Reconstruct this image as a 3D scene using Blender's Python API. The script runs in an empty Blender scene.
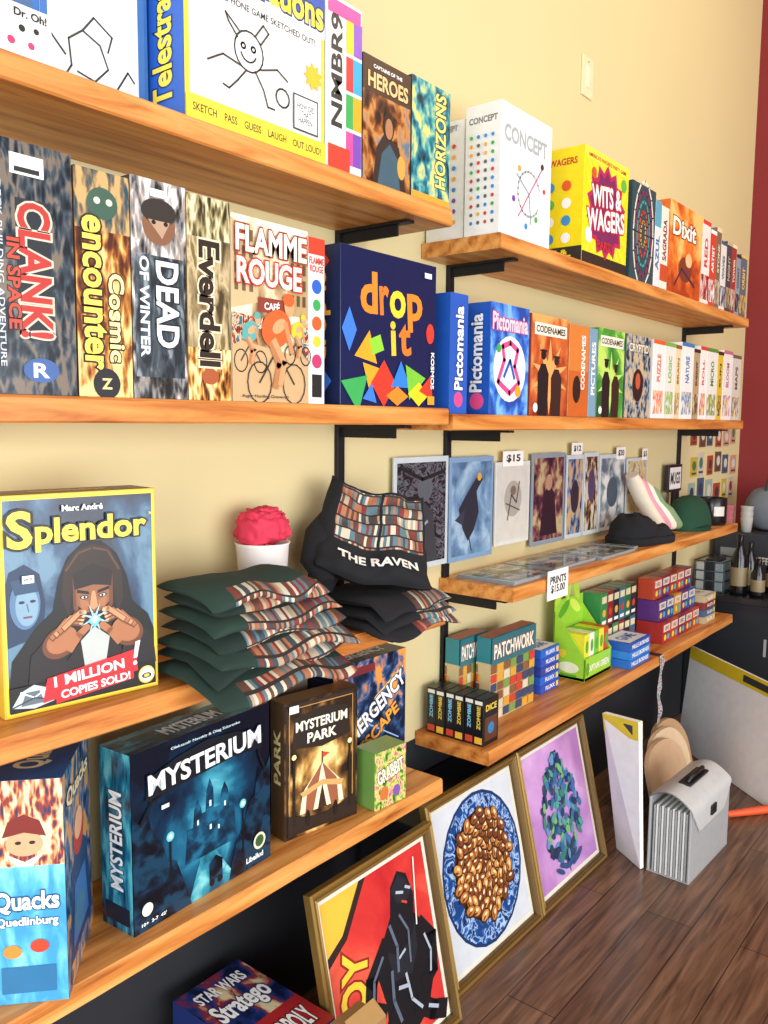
import bpy, bmesh, math, random
from mathutils import Vector, Matrix, noise
random.seed(7)
S = bpy.context.scene
S.view_settings.view_transform = 'Standard'
MATS = {}

# ---------------------------------------------------------------- materials
def lin(h):
    h = h.lstrip('#')
    o = []
    for i in (0, 2, 4):
        c = int(h[i:i+2], 16) / 255
        o.append(c / 12.92 if c <= .04045 else ((c + .055) / 1.055) ** 2.4)
    return o

def newmat(name, rough=.45, metal=0.):
    m = bpy.data.materials.new(name); m.use_nodes = True
    nt = m.node_tree; b = nt.nodes['Principled BSDF']
    b.inputs['Roughness'].default_value = rough
    b.inputs['Metallic'].default_value = metal
    return m, nt, b

def ramp(nt, stops, mode='LINEAR'):
    r = nt.nodes.new('ShaderNodeValToRGB'); e = r.color_ramp; e.interpolation = mode
    while len(e.elements) < len(stops): e.elements.new(.5)
    for el, (p, c) in zip(e.elements, stops):
        el.position = p; el.color = (*lin(c), 1)
    return r

def mth(nt, op, a, b=None):
    n = nt.nodes.new('ShaderNodeMath'); n.operation = op
    for i, x in enumerate((a, b)):
        if x is None: continue
        if isinstance(x, (int, float)): n.inputs[i].default_value = x
        else: nt.links.new(x, n.inputs[i])
    return n.outputs[0]

def P(col, rough=.4, metal=0.):
    """plain printed / painted colour with faint procedural mottling"""
    k = (col, rough, metal)
    if k in MATS: return MATS[k]
    m, nt, b = newmat('paint_' + col.strip('#'), rough, metal)
    tc = nt.nodes.new('ShaderNodeTexCoord'); n = nt.nodes.new('ShaderNodeTexNoise')
    n.inputs['Scale'].default_value = 30
    nt.links.new(tc.outputs['Object'], n.inputs['Vector'])
    c = lin(col)
    mx = nt.nodes.new('ShaderNodeMix'); mx.data_type = 'RGBA'
    mx.inputs[6].default_value = (*[v * .88 for v in c], 1)
    mx.inputs[7].default_value = (*[min(1, v * 1.08) for v in c], 1)
    nt.links.new(n.outputs['Fac'], mx.inputs[0]); nt.links.new(mx.outputs[2], b.inputs['Base Color'])
    MATS[k] = m
    return m

def A(name, stops, scale=3., gu=0., gv=0., off=0., k=1., dist=.5, rough=.26, detail=5., sx=1., sy=1., mode='LINEAR', vor=0., rad=None):
    """painterly printed artwork: noise + brush cells + linear/radial composition over the face UVs"""
    if name in MATS: return MATS[name]
    m, nt, b = newmat('art_' + name, rough)
    tc = nt.nodes.new('ShaderNodeTexCoord'); mp = nt.nodes.new('ShaderNodeMapping')
    mp.inputs['Scale'].default_value = (sx, sy, 1)
    mp.inputs['Location'].default_value = (len(name) * 1.37 + ord(name[0]), ord(name[-1]) * .7, 0)
    nt.links.new(tc.outputs['UV'], mp.inputs['Vector'])
    n = nt.nodes.new('ShaderNodeTexNoise'); n.inputs['Scale'].default_value = scale
    n.inputs['Detail'].default_value = detail; n.inputs['Distortion'].default_value = dist
    nt.links.new(mp.outputs[0], n.inputs['Vector'])
    sp = nt.nodes.new('ShaderNodeSeparateXYZ'); nt.links.new(tc.outputs['UV'], sp.inputs[0])
    v = mth(nt, 'MULTIPLY', mth(nt, 'SUBTRACT', n.outputs['Fac'], .5), k * 2)
    if vor:
        vo = nt.nodes.new('ShaderNodeTexVoronoi'); vo.inputs['Scale'].default_value = scale*2.2
        nt.links.new(mp.outputs[0], vo.inputs['Vector'])
        v = mth(nt, 'ADD', v, mth(nt, 'MULTIPLY', mth(nt, 'SUBTRACT', vo.outputs['Distance'], .4), vor))
    if rad:
        dx = mth(nt, 'SUBTRACT', sp.outputs[0], rad[1]); dy = mth(nt, 'SUBTRACT', sp.outputs[1], rad[2])
        r2 = mth(nt, 'SQRT', mth(nt, 'ADD', mth(nt, 'MULTIPLY', dx, dx), mth(nt, 'MULTIPLY', dy, dy)))
        v = mth(nt, 'ADD', v, mth(nt, 'MULTIPLY', mth(nt, 'SUBTRACT', .3, r2), rad[0]))
    v = mth(nt, 'ADD', v, mth(nt, 'MULTIPLY', sp.outputs[0], gu))
    v = mth(nt, 'ADD', v, mth(nt, 'MULTIPLY', sp.outputs[1], gv))
    v = mth(nt, 'ADD', v, .5 + off - (gu + gv) / 2)
    r = ramp(nt, stops, mode); nt.links.new(v, r.inputs[0]); nt.links.new(r.outputs[0], b.inputs['Base Color'])
    MATS[name] = m
    return m

def mk_wood(name, stops, sc=(1.0, 13, 13), rough=.42, loc=(0, 0, 0)):
    m, nt, b = newmat(name, rough)
    tc = nt.nodes.new('ShaderNodeTexCoord'); mp = nt.nodes.new('ShaderNodeMapping')
    mp.inputs['Scale'].default_value = sc; mp.inputs['Location'].default_value = loc
    nt.links.new(tc.outputs['Object'], mp.inputs['Vector'])
    n = nt.nodes.new('ShaderNodeTexNoise'); n.inputs['Scale'].default_value = 2.2
    n.inputs['Detail'].default_value = 9; n.inputs['Distortion'].default_value = 1.3; n.inputs['Roughness'].default_value = .66
    nt.links.new(mp.outputs[0], n.inputs['Vector'])
    w = nt.nodes.new('ShaderNodeTexWave'); w.wave_type = 'BANDS'; w.bands_direction = 'DIAGONAL'
    w.inputs['Scale'].default_value = .9; w.inputs['Distortion'].default_value = 6
    w.inputs['Detail'].default_value = 3; w.inputs['Detail Scale'].default_value = .7
    nt.links.new(mp.outputs[0], w.inputs['Vector'])
    v = mth(nt, 'ADD', mth(nt, 'MULTIPLY', n.outputs['Fac'], .85), mth(nt, 'MULTIPLY', w.outputs['Fac'], .15))
    r = ramp(nt, stops); nt.links.new(v, r.inputs[0]); nt.links.new(r.outputs[0], b.inputs['Base Color'])
    bp = nt.nodes.new('ShaderNodeBump'); bp.inputs['Strength'].default_value = .15
    nt.links.new(v, bp.inputs['Height']); nt.links.new(bp.outputs[0], b.inputs['Normal'])
    return m

PINE = mk_wood('pine_oiled', [(.27, '#7c3f16'), (.38, '#bb702e'), (.52, '#d99148'), (.78, '#efb46a')])
PINE2 = mk_wood('pine_oiled_dark', [(.27, '#703614'), (.38, '#b06427'), (.52, '#d0843e'), (.78, '#e8a65a')], loc=(3.1, 2, 5))

def mk_floor():
    m, nt, b = newmat('floor_planks', .30)
    tc = nt.nodes.new('ShaderNodeTexCoord'); mp = nt.nodes.new('ShaderNodeMapping')
    nt.links.new(tc.outputs['Object'], mp.inputs['Vector'])
    br = nt.nodes.new('ShaderNodeTexBrick'); br.inputs['Scale'].default_value = 1
    br.inputs['Brick Width'].default_value = 1.1; br.inputs['Row Height'].default_value = .125
    br.inputs['Mortar Size'].default_value = .0015; br.inputs['Mortar'].default_value = (*lin('#33241c'), 1)
    br.inputs['Color1'].default_value = (*lin('#7a5a47'), 1); br.inputs['Color2'].default_value = (*lin('#967259'), 1)
    nt.links.new(mp.outputs[0], br.inputs['Vector'])
    mp2 = nt.nodes.new('ShaderNodeMapping'); mp2.inputs['Scale'].default_value = (2.2, 30, 1)
    nt.links.new(tc.outputs['Object'], mp2.inputs['Vector'])
    n = nt.nodes.new('ShaderNodeTexNoise'); n.inputs['Scale'].default_value = 2; n.inputs['Detail'].default_value = 8
    n.inputs['Distortion'].default_value = .8
    nt.links.new(mp2.outputs[0], n.inputs['Vector'])
    r = ramp(nt, [(.3, '#6a625c'), (.5, '#c8bfb6'), (.7, '#fff8f0')]); nt.links.new(n.outputs['Fac'], r.inputs[0])
    mx = nt.nodes.new('ShaderNodeMix'); mx.data_type = 'RGBA'; mx.blend_type = 'MULTIPLY'; mx.inputs[0].default_value = .85
    nt.links.new(br.outputs['Color'], mx.inputs[6]); nt.links.new(r.outputs[0], mx.inputs[7])
    nt.links.new(mx.outputs[2], b.inputs['Base Color'])
    return m

def mk_wall(name, col, bump=.05):
    m, nt, b = newmat(name, .7)
    tc = nt.nodes.new('ShaderNodeTexCoord'); n = nt.nodes.new('ShaderNodeTexNoise')
    n.inputs['Scale'].default_value = 90; nt.links.new(tc.outputs['Object'], n.inputs['Vector'])
    n2 = nt.nodes.new('ShaderNodeTexNoise'); n2.inputs['Scale'].default_value = 1.2
    nt.links.new(tc.outputs['Object'], n2.inputs['Vector'])
    c = lin(col); mx = nt.nodes.new('ShaderNodeMix'); mx.data_type = 'RGBA'
    mx.inputs[6].default_value = (*[v * .95 for v in c], 1); mx.inputs[7].default_value = (*[min(1, v * 1.04) for v in c], 1)
    nt.links.new(n2.outputs['Fac'], mx.inputs[0]); nt.links.new(mx.outputs[2], b.inputs['Base Color'])
    bp = nt.nodes.new('ShaderNodeBump'); bp.inputs['Strength'].default_value = bump
    nt.links.new(n.outputs['Fac'], bp.inputs['Height']); nt.links.new(bp.outputs[0], b.inputs['Normal'])
    return m

def mk_books():
    m, nt, b = newmat('book_print_fabric', .8)
    tc = nt.nodes.new('ShaderNodeTexCoord'); sp = nt.nodes.new('ShaderNodeSeparateXYZ')
    nt.links.new(tc.outputs['UV'], sp.inputs[0])
    u = mth(nt, 'FLOOR', mth(nt, 'MULTIPLY', sp.outputs[0], 170))
    vv = mth(nt, 'MULTIPLY', sp.outputs[1], 42); v = mth(nt, 'FLOOR', vv)
    cb = nt.nodes.new('ShaderNodeCombineXYZ'); nt.links.new(u, cb.inputs[0]); nt.links.new(v, cb.inputs[1])
    wn = nt.nodes.new('ShaderNodeTexWhiteNoise'); wn.noise_dimensions = '2D'; nt.links.new(cb.outputs[0], wn.inputs['Vector'])
    r = ramp(nt, [(0, '#5b3a2c'), (.14, '#a8967e'), (.28, '#39444a'), (.42, '#a66a4a'), (.56, '#c9bda6'),
                  (.7, '#7b2f2a'), (.84, '#56717a')], 'CONSTANT')
    nt.links.new(wn.outputs['Value'], r.inputs[0])
    fr = mth(nt, 'LESS_THAN', mth(nt, 'FRACT', vv), .16)
    mx = nt.nodes.new('ShaderNodeMix'); mx.data_type = 'RGBA'; mx.inputs[7].default_value = (*lin('#2a201c'), 1)
    nt.links.new(fr, mx.inputs[0]); nt.links.new(r.outputs[0], mx.inputs[6]); nt.links.new(mx.outputs[2], b.inputs['Base Color'])
    return m
BOOKS = mk_books()

# ---------------------------------------------------------------- mesh builder
class MB:
    def __init__(s): s.v = []; s.f = []; s.m = []; s.uv = []; s.sm = []; s.mats = []
    def mi(s, mat):
        if isinstance(mat, str): mat = P(mat)
        if mat not in s.mats: s.mats.append(mat)
        return s.mats.index(mat)
    def add(s, vs, fs, mat, uvs=None, smooth=False):
        o = len(s.v); s.v += [tuple(p) for p in vs]
        for i, f in enumerate(fs):
            s.f.append([o + j for j in f]); s.m.append(s.mi(mat[i] if isinstance(mat, list) else mat)); s.sm.append(smooth)
            s.uv.append([uvs[j] if uvs else (0, 0) for j in f])
    def box(s, x0, y0, z0, x1, y1, z1, mat, bev=.0012):
        bm = bmesh.new(); bmesh.ops.create_cube(bm, size=1)
        for v in bm.verts:
            v.co = ((x0 + x1) / 2 + v.co.x * (x1 - x0), (y0 + y1) / 2 + v.co.y * (y1 - y0), (z0 + z1) / 2 + v.co.z * (z1 - z0))
        if bev: bmesh.ops.bevel(bm, geom=bm.edges[:], offset=bev, segments=2, affect='EDGES', profile=.5)
        bm.verts.index_update()
        s.add([v.co for v in bm.verts], [[v.index for v in f.verts] for f in bm.faces], mat); bm.free()
    def grid(s, rows, mat, closed_u=False, closed_v=False, uvf=None, smooth=True, matf=None):
        nr = len(rows); nc = len(rows[0]); vs = [p for r in rows for p in r]; fs = []; ml = []
        for i in range(nr if closed_v else nr - 1):
            for j in range(nc if closed_u else nc - 1):
                fs.append([i*nc+j, i*nc+(j+1) % nc, ((i+1) % nr)*nc+(j+1) % nc, ((i+1) % nr)*nc+j])
                ml.append(matf(i, j) if matf else mat)
        uv = [(uvf(i, j) if uvf else (j / nc, i / nr)) for i in range(nr) for j in range(nc)]
        s.add(vs, fs, ml, uv, smooth)
    def lathe(s, prof, c, mat, seg=28, sx=1, sy=1, matf=None):
        rows = [[(c[0] + r*sx*math.cos(2*math.pi*k/seg), c[1] + r*sy*math.sin(2*math.pi*k/seg), c[2] + z) for k in range(seg)] for r, z in prof]
        s.grid(rows, mat, closed_u=True, matf=matf)
    def tube(s, pts, r, mat, seg=10, caps=True, flat=1.):
        pts = [Vector(p) for p in pts]; n = len(pts); rs = r if isinstance(r, list) else [r] * n; rows = []
        ref = Vector((0, 0, 1))
        for i, p in enumerate(pts):
            t = (pts[min(i+1, n-1)] - pts[max(i-1, 0)]).normalized()
            a = t.cross(ref)
            if a.length < .05: a = t.cross(Vector((0, 1, 0)))
            a.normalize(); b = t.cross(a).normalized()
            rows.append([p + a*rs[i]*math.cos(2*math.pi*k/seg) + b*rs[i]*flat*math.sin(2*math.pi*k/seg) for k in range(seg)])
        s.grid(rows, mat, closed_u=True)
        if caps:
            s.add(rows[0], [list(range(seg))], mat); s.add(rows[-1], [list(range(seg))], mat)
    def build(s, name, loc=(0, 0, 0), rot=(0, 0, 0)):
        me = bpy.data.meshes.new(name); me.from_pydata(s.v, [], s.f)
        for m in s.mats: me.materials.append(m)
        uvl = me.uv_layers.new(name='UVMap')
        for p in me.polygons:
            p.material_index = s.m[p.index]; p.use_smooth = s.sm[p.index]
            for k, li in enumerate(p.loop_indices): uvl.data[li].uv = s.uv[p.index][k]
        me.update()
        o = bpy.data.objects.new(name, me); bpy.context.collection.objects.link(o)
        o.location = loc; o.rotation_euler = rot
        return o

_T = {}
def textmesh(t, off):
    k = (t, off)
    if k in _T: return _T[k]
    cu = bpy.data.curves.new('t', 'FONT'); cu.body = t; cu.size = 1; cu.offset = off; cu.resolution_u = 3
    cu.space_line = .85; cu.align_x = 'CENTER'
    o = bpy.data.objects.new('t', cu); bpy.context.collection.objects.link(o)
    dg = bpy.context.evaluated_depsgraph_get(); me = o.evaluated_get(dg).to_mesh()
    r = ([(v.co.x, v.co.y) for v in me.vertices], [list(p.vertices) for p in me.polygons])
    o.evaluated_get(dg).to_mesh_clear(); bpy.data.objects.remove(o); bpy.data.curves.remove(cu)
    _T[k] = r
    return r

class Fr:
    def __init__(s, O, U, V, w, h):
        s.O = Vector(O); s.U = Vector(U).normalized(); s.V = Vector(V).normalized(); s.N = s.U.cross(s.V); s.w = w; s.h = h
    def p(s, a, b, l): return s.O + s.U*(a*s.w) + s.V*(b*s.h) + s.N*l

def decals(mb, fr, L):
    st = min(.00015, .0045/max(1, len(L)))
    for i, d in enumerate(L):
        l = .0004 + st*i; k = d[0]
        def poly(pts, col):
            mb.add([fr.p(a, b, l) for a, b in pts], [list(range(len(pts)))], col, [tuple(q) for q in pts])
        if k == 'r': poly([(d[1], d[2]), (d[1]+d[3], d[2]), (d[1]+d[3], d[2]+d[4]), (d[1], d[2]+d[4])], d[5])
        elif k == 'c': poly([(d[1]+d[3]*math.cos(t*math.pi/12), d[2]+d[3]*fr.w/fr.h*math.sin(t*math.pi/12)) for t in range(24)], d[4])
        elif k == 'e':
            ro = math.radians(d[6]) if len(d) > 6 else 0; pts = []
            for t in range(24):
                x = d[3]*fr.w*math.cos(t*math.pi/12); y = d[4]*fr.h*math.sin(t*math.pi/12)
                pts.append((d[1]+(x*math.cos(ro)-y*math.sin(ro))/fr.w, d[2]+(x*math.sin(ro)+y*math.cos(ro))/fr.h))
            poly(pts, d[5])
        elif k == 'p': poly(d[1], d[2])
        elif k == 'b':
            n = d[5]*2
            pts = [(d[1]+(d[3] if t % 2 else d[4])*math.cos(t*2*math.pi/n), d[2]+(d[3] if t % 2 else d[4])*fr.w/fr.h*math.sin(t*2*math.pi/n)) for t in range(n)]
            pts = [(min(1, max(0, a)), min(1, max(0, b))) for a, b in pts]
            mb.add([fr.p(d[1], d[2], l)]+[fr.p(a, b, l) for a, b in pts], [[0, 1+t, 1+(t+1) % n] for t in range(n)], d[6], [(d[1], d[2])]+pts)
        elif k == 'l':
            pts = d[1]; hw = d[2]/2
            for (a, b), (c, e) in zip(pts, pts[1:]):
                v = Vector(((c-a)*fr.w, (e-b)*fr.h))
                if v.length < 1e-6: continue
                v.normalize(); n = Vector((-v.y/fr.w, v.x/fr.h))*hw; ex = Vector((v.x/fr.w, v.y/fr.h))*hw*.6
                poly([(a-n.x-ex.x, b-n.y-ex.y), (c-n.x+ex.x, e-n.y+ex.y), (c+n.x+ex.x, e+n.y+ex.y), (a+n.x-ex.x, b+n.y-ex.y)], d[3])
        elif k == 't':
            _, s, x, y, w, h, col = d[:7]; ro = d[7] if len(d) > 7 else 0; out = d[8] if len(d) > 8 else None
            bo = .03 if len(s) < 16 else .012
            bv, bf = textmesh(s, bo)
            x0 = min(v[0] for v in bv); x1 = max(v[0] for v in bv); y0 = min(v[1] for v in bv); y1 = max(v[1] for v in bv)
            if abs(abs(ro)-90) < 20: Wm, Hm = w*fr.h, h*fr.w
            else: Wm, Hm = w*fr.w, h*fr.h
            ca, sa = math.cos(math.radians(ro)), math.sin(math.radians(ro))
            for q, (of, cc) in enumerate(([(bo+.05, out)] if out else []) + [(bo, col)]):
                tv, tf = textmesh(s, of); vs = []; uv = []
                for vx, vy in tv:
                    px = ((vx-x0)/(x1-x0)-.5)*Wm; py = ((vy-y0)/(y1-y0)-.5)*Hm
                    a = x+(px*ca-py*sa)/fr.w; b = y+(px*sa+py*ca)/fr.h
                    vs.append(fr.p(a, b, l+q*st*.6)); uv.append((a, b))
                mb.add(vs, tf, cc, uv)

def gbox(name, x, y, z, w, d, h, base='#dddddd', F=(), L=(), T=(), rot=0, tilt=0):
    """board-game box standing on z, front-left-bottom corner at x,y; y is front face, depth runs to the wall"""
    mb = MB(); mb.box(0, 0, 0, w, d, h, base if not isinstance(base, str) else P(base, .26))
    decals(mb, Fr((0, 0, 0), (1, 0, 0), (0, 0, 1), w, h), F)
    decals(mb, Fr((0, d, 0), (0, -1, 0), (0, 0, 1), d, h), L)
    decals(mb, Fr((0, 0, h), (1, 0, 0), (0, 1, 0), w, d), T)
    return mb.build(name, (x, y, z+.0005), (math.radians(tilt), 0, math.radians(rot)))

# ---------------------------------------------------------------- room
L1, L2, L3, L4 = 1.8125, 1.382, .926, .5225
R1, R2, R3, R4 = 1.801, 1.37, .9263, .5213
def slab(name, a, b, mat, bev=0):
    m = MB(); m.box(*a, *b, mat, bev); return m.build(name)
slab('floor', (-1.5, -4.5, -.1), (4.75, .12, 0), mk_floor())
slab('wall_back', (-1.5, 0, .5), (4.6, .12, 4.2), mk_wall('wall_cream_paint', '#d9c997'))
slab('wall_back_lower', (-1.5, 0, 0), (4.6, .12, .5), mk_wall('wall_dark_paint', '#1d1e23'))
slab('wall_right', (4.6, -4.5, 0), (4.75, .12, 4.2), mk_wall('wall_maroon_paint', '#842326'))

def shelf(name, x0, x1, z, mat, seed):
    """rough sawn plank with slightly wavy edges and eased corners"""
    t = .037; n = int((x1-x0)/.06); mb = MB(); prof = [(-.235, -t+.003), (-.232, -t), (-.002, -t), (-.002, 0), (-.231, 0), (-.235, -.004)]
    rows = []
    for i in range(n+1):
        x = x0+(x1-x0)*i/n; rw = []
        for y, zz in prof:
            o = noise.noise(Vector((x*4, seed, zz*30)))*.0022 if y < -.2 else 0
            rw.append((x, y+o, z+zz+(o*.5 if zz < -.01 else 0)))
        rows.append(rw)
    mb.grid(rows, mat, closed_u=True, smooth=False)
    mb.add(rows[0], [list(range(6))], mat); mb.add(rows[-1], [list(range(6))[::-1]], mat)
    mb.build(name)
for i, (z, m) in enumerate(((L1, PINE), (L2, PINE2), (L3, PINE2), (L4, PINE))): shelf('wooden_shelf', .12, 1.569, z, m, i*3.3)
for i, (x0, z, m) in enumerate(((1.776, R1, PINE), (1.585, R2, PINE2), (1.878, R3, PINE), (1.776, R4, PINE2))): shelf('wooden_shelf', x0, 3.81, z, m, i*5.1+9)

IRON = P('#17171a', .5, .3)
def standard(x, zs, z0, z1):
    mb = MB(); mb.box(x-.012, -.012, z0, x+.012, -.0005, z1, IRON, .001)
    for z in zs:
        t = z-.0375
        mb.box(x-.012, -.205, t-.007, x+.012, -.012, t-.0005, IRON, .001)
        mb.box(x-.003, -.17, t-.03, x+.003, -.012, t-.006, IRON, 0)
    mb.build('shelf_bracket')
standard(1.46, (L1, L2, L3, L4), .45, L1+.02)
standard(.5, (L1, L2, L3, L4), .45, L1+.02)
standard(1.90, (R1, R2, R3, R4), .45, R1+.02)
standard(3.69, (R1, R2, R3, R4), .45, R1+.02)

# ---------------------------------------------------------------- board games: L1
WH = '#f4f3ef'
def sticker(x, y, s=.05): return ('r', x, y, s, s*.45, '#ffffff')
F_ = -.225
gbox('dice_game_box', .50, F_+.02, L1+.0, .152, .15, .075, WH,
     F=[('c', .62, .35, .035, '#d43a6a'), ('c', .72, .6, .03, '#222222'), ('c', .8, .35, .03, '#d43a6a'), ('c', .85, .62, .025, '#222222'), ('t', 'Dr. Oh!', .8, .85, .3, .14, '#222222')])
gbox('drawing_board_box', .66, F_+.08, L1, .19, .07, .30, '#3b6fb5',
     F=[('r', .05, .03, .9, .94, '#eef3f6'), ('e', .45, .33, .16, .1, '#d8dee2'), ('l', [(.2, .06), (.3, .16), (.28, .28), (.4, .34), (.55, .30), (.62, .2), (.5, .12), (.35, .14)], .003, '#333333'),
        ('l', [(.4, .34), (.5, .42), (.66, .36), (.62, .28)], .003, '#333333'), ('l', [(.7, .12), (.8, .22), (.86, .18)], .003, '#333333'), ('l', [(.25, .2), (.12, .28), (.1, .2)], .003, '#333333'), ('r', .05, .03, .06, .94, '#3b6fb5'), ('r', .90, .03, .06, .94, '#3b6fb5'), ('r', .05, .03, .9, .03, '#e7d34a')])
BL = '#1f4fb0'
ol = '#2b2b2b'
def circ(cx, cy, r, asp, n=18, a0=0, a1=360): return [(cx+r*math.cos(math.radians(a0+(a1-a0)*t/n)), cy+r*asp*math.sin(math.radians(a0+(a1-a0)*t/n))) for t in range(n+1)]
gbox('party_drawing_game_box', .857, F_, L1, .312, .14, .30, BL,
     L=[('r', 0, 0, 1, 1, '#2a62c4'), ('t', 'THE ORIGINAL', .25, .5, .7, .12, WH, 90), ('t', 'Telestrations', .62, .5, .85, .35, '#ffe04a', 90, '#12306e')],
     F=[('r', .0, 0, 1, 1, '#f0d43c'), ('r', .03, .03, .94, .95, WH), ('r', 0, .72, 1, .28, BL), ('p', [(0, .71), (1, .71), (1, .80), (.55, .76), (.2, .77), (0, .75)], '#f5f6f8'),
        ('t', 'Telestrations', .52, .84, .94, .17, '#ffe04a', 0, '#12306e'),
        ('t', 'THE TELEPHONE GAME SKETCHED OUT!', .5, .67, .84, .035, ol),
        ('l', circ(.42, .45, .10, 1.04), .003, ol), ('l', circ(.38, .47, .014, 1), .003, ol), ('l', circ(.45, .47, .014, 1), .003, ol),
        ('l', circ(.415, .45, .055, 1, 8, 200, 340), .0028, ol), ('l', [(.36, .53), (.26, .60), (.28, .56), (.34, .50)], .003, ol), ('l', [(.46, .54), (.52, .62), (.56, .59), (.5, .51)], .003, ol),
        ('l', [(.4, .35), (.34, .28), (.28, .22), (.24, .23)], .003, ol), ('l', [(.46, .36), (.52, .28), (.55, .2), (.6, .2)], .003, ol), ('l', [(.36, .36), (.24, .38), (.14, .32)], .003, ol),
        ('l', [(.50, .38), (.62, .42), (.70, .38)], .003, ol), ('l', circ(.66, .28, .05, 1, 12), .003, ol), ('r', .74, .14, .2, .20, '#3a3f46'), ('r', .75, .15, .18, .18, '#ffffff'), ('t', 'HOW DID\nTHAT\nHAPPEN?', .84, .24, .14, .11, ol),
        ('b', .9, .47, .08, .05, 9, '#e8b92a'), ('r', 0, .0, 1, .12, '#f0d43c'), ('t', 'SKETCH    PASS    GUESS    LAUGH    OUT LOUD!', .5, .06, .92, .04, ol), sticker(.06, .55)])
nm = [('r', 0, 0, 1, 1, WH), ('t', 'NMBR9', .3, .58, .66, .32, '#303030', 90)]
for i, c in enumerate(['#e84f9b', '#7a4bb0', '#3aa655', '#f4a623', '#e23b3b', '#33a7dd', '#f7d233', '#8d5bc0']):
    nm.append(('r', .55+.2*(i % 2), .05+.22*(i//2), .24, .2, c))
nm += [('r', .05, .9, .9, .08, '#e84f9b'), ('r', .05, .0, .6, .14, '#e8402f')]
gbox('number_tile_game_box', 1.173, F_, L1, .10, .2, .30, WH, F=nm)
gbox('fantasy_game_box', 1.277, F_, L1, .15, .2, .232, '#3a2417',
     F=[('r', 0, 0, 1, 1, A('heroes', [(.2, '#1d1512'), (.4, '#4c2a1c'), (.55, '#8c4f26'), (.7, '#c98a4a'), (.9, '#5a7a8a')], 4, vor=.4)), ('r', 0, .72, 1, .28, '#4a3222'),
        ('t', 'HEROES', .52, .82, .84, .13, '#f0c88a', 0, '#2a130a'), ('p', [(.2, 0), (.28, .3), (.45, .44), (.75, .36), (.9, 0)], '#2f2622'), ('p', [(.3, 0), (.38, .26), (.55, .36), (.72, .26), (.78, 0)], '#3e5c6b'), ('e', .52, .50, .12, .12, '#2a1a12'), ('e', .53, .48, .08, .085, '#b07a52'), ('e', .8, .2, .09, .1, '#d8a04a'), ('t', 'CAPTAINS OF THE', .5, .93, .6, .03, '#ffffff')])
gbox('strategy_game_box', 1.432, F_, L1, .137, .2, .240, '#2c6e86',
     F=[('r', 0, 0, 1, 1, A('horizons', [(.2, '#10313f'), (.45, '#2a7f92'), (.6, '#64b3a6'), (.8, '#e5d57a')], 5, vor=.4)), ('t', 'HORIZONS', .75, .55, .8, .28, '#f4e57c', 90, '#0f2c38'), ('r', 0, 0, 1, .06, '#e8a23a')],
     L=[('r', 0, 0, 1, 1, '#174455')])

# ---------------------------------------------------------------- L2
def grim(n, a, b, c, d, s=6): return A(n, [(.2, a), (.42, b), (.6, c), (.8, d)], s, dist=1.0, k=1.0, vor=.7)
gbox('deck_building_game_box', .545, F_, L2, .117, .2, .325, '#2b3440',
     F=[('r', 0, 0, 1, 1, grim('clank', '#0e1218', '#222c37', '#3c4852', '#77695c', 7)), ('r', .30, .22, .42, .56, '#1a212a'), ('t', 'CLANK!', .52, .50, .54, .40, '#b83028', -90, '#d8cab4'),
        ('t', 'IN SPACE', .26, .44, .36, .15, '#c8452e', -90, '#10151c'), ('t', 'A DECK-BUILDING ADVENTURE', .11, .5, .78, .07, '#c8d0d4', -90),
        ('r', .25, .87, .4, .08, '#ffffff'), ('r', .3, .88, .3, .02, '#222222'), ('e', .55, .10, .22, .05, '#3d5f9a'), ('t', 'R', .55, .10, .2, .06, WH)], L=[('r', 0, 0, 1, 1, '#232a33')])
gbox('space_negotiation_game_box', .665, F_, L2, .088, .2, .314, '#7a4a22',
     F=[('r', 0, 0, 1, 1, A('cosmic', [(.15, '#2a1512'), (.4, '#6c3419'), (.58, '#b8762c'), (.8, '#f0d48a')], 5, gv=-.5, vor=.5)), ('r', 0, .74, 1, .26, A('cosmic2', [(.3, '#2a4a5a'), (.5, '#7a6a50'), (.7, '#c9a26a')], 6, vor=.5)), ('e', .5, .86, .28, .07, '#3a5a4a'), ('e', .4, .87, .06, .015, '#e8e0c0'), ('e', .62, .87, .06, .015, '#e8e0c0'),
        ('t', 'Cosmic', .72, .36, .40, .30, '#ffe9a0', -90, '#2b120a'), ('t', 'encounter', .32, .46, .68, .42, '#ffd95a', -90, '#2b120a'), ('c', .5, .06, .25, '#1c1c22'), ('t', 'Z', .5, .06, .2, .05, '#f0d48a')])
gbox('winter_survival_game_box', .755, F_, L2, .099, .2, .322, '#3c4046',
     F=[('r', 0, 0, 1, 1, A('dow', [(.2, '#1f1c1c'), (.4, '#45403c'), (.55, '#7a7d80'), (.7, '#a89484'), (.85, '#d7dadc')], 6, gv=.35, vor=.5)), ('r', .05, .10, .9, .56, A('dow2', [(.3, '#23292f'), (.6, '#4a535b'), (.8, '#8a949c')], 6)),
        ('t', 'DEAD', .64, .44, .40, .42, '#f2f4f6', -90, '#15181c'), ('t', 'OF WINTER', .22, .42, .46, .17, '#dfe6ea', -90), ('e', .5, .80, .3, .09, '#84583e'), ('e', .5, .86, .32, .06, '#2d2622'), ('p', [(.3, .82), (.7, .82), (.55, .74)], '#b7947a'), ('e', .4, .81, .04, .01, '#111111'), ('e', .62, .81, .04, .01, '#111111'), ('r', .35, .925, .3, .035, '#ffffff')])
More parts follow.
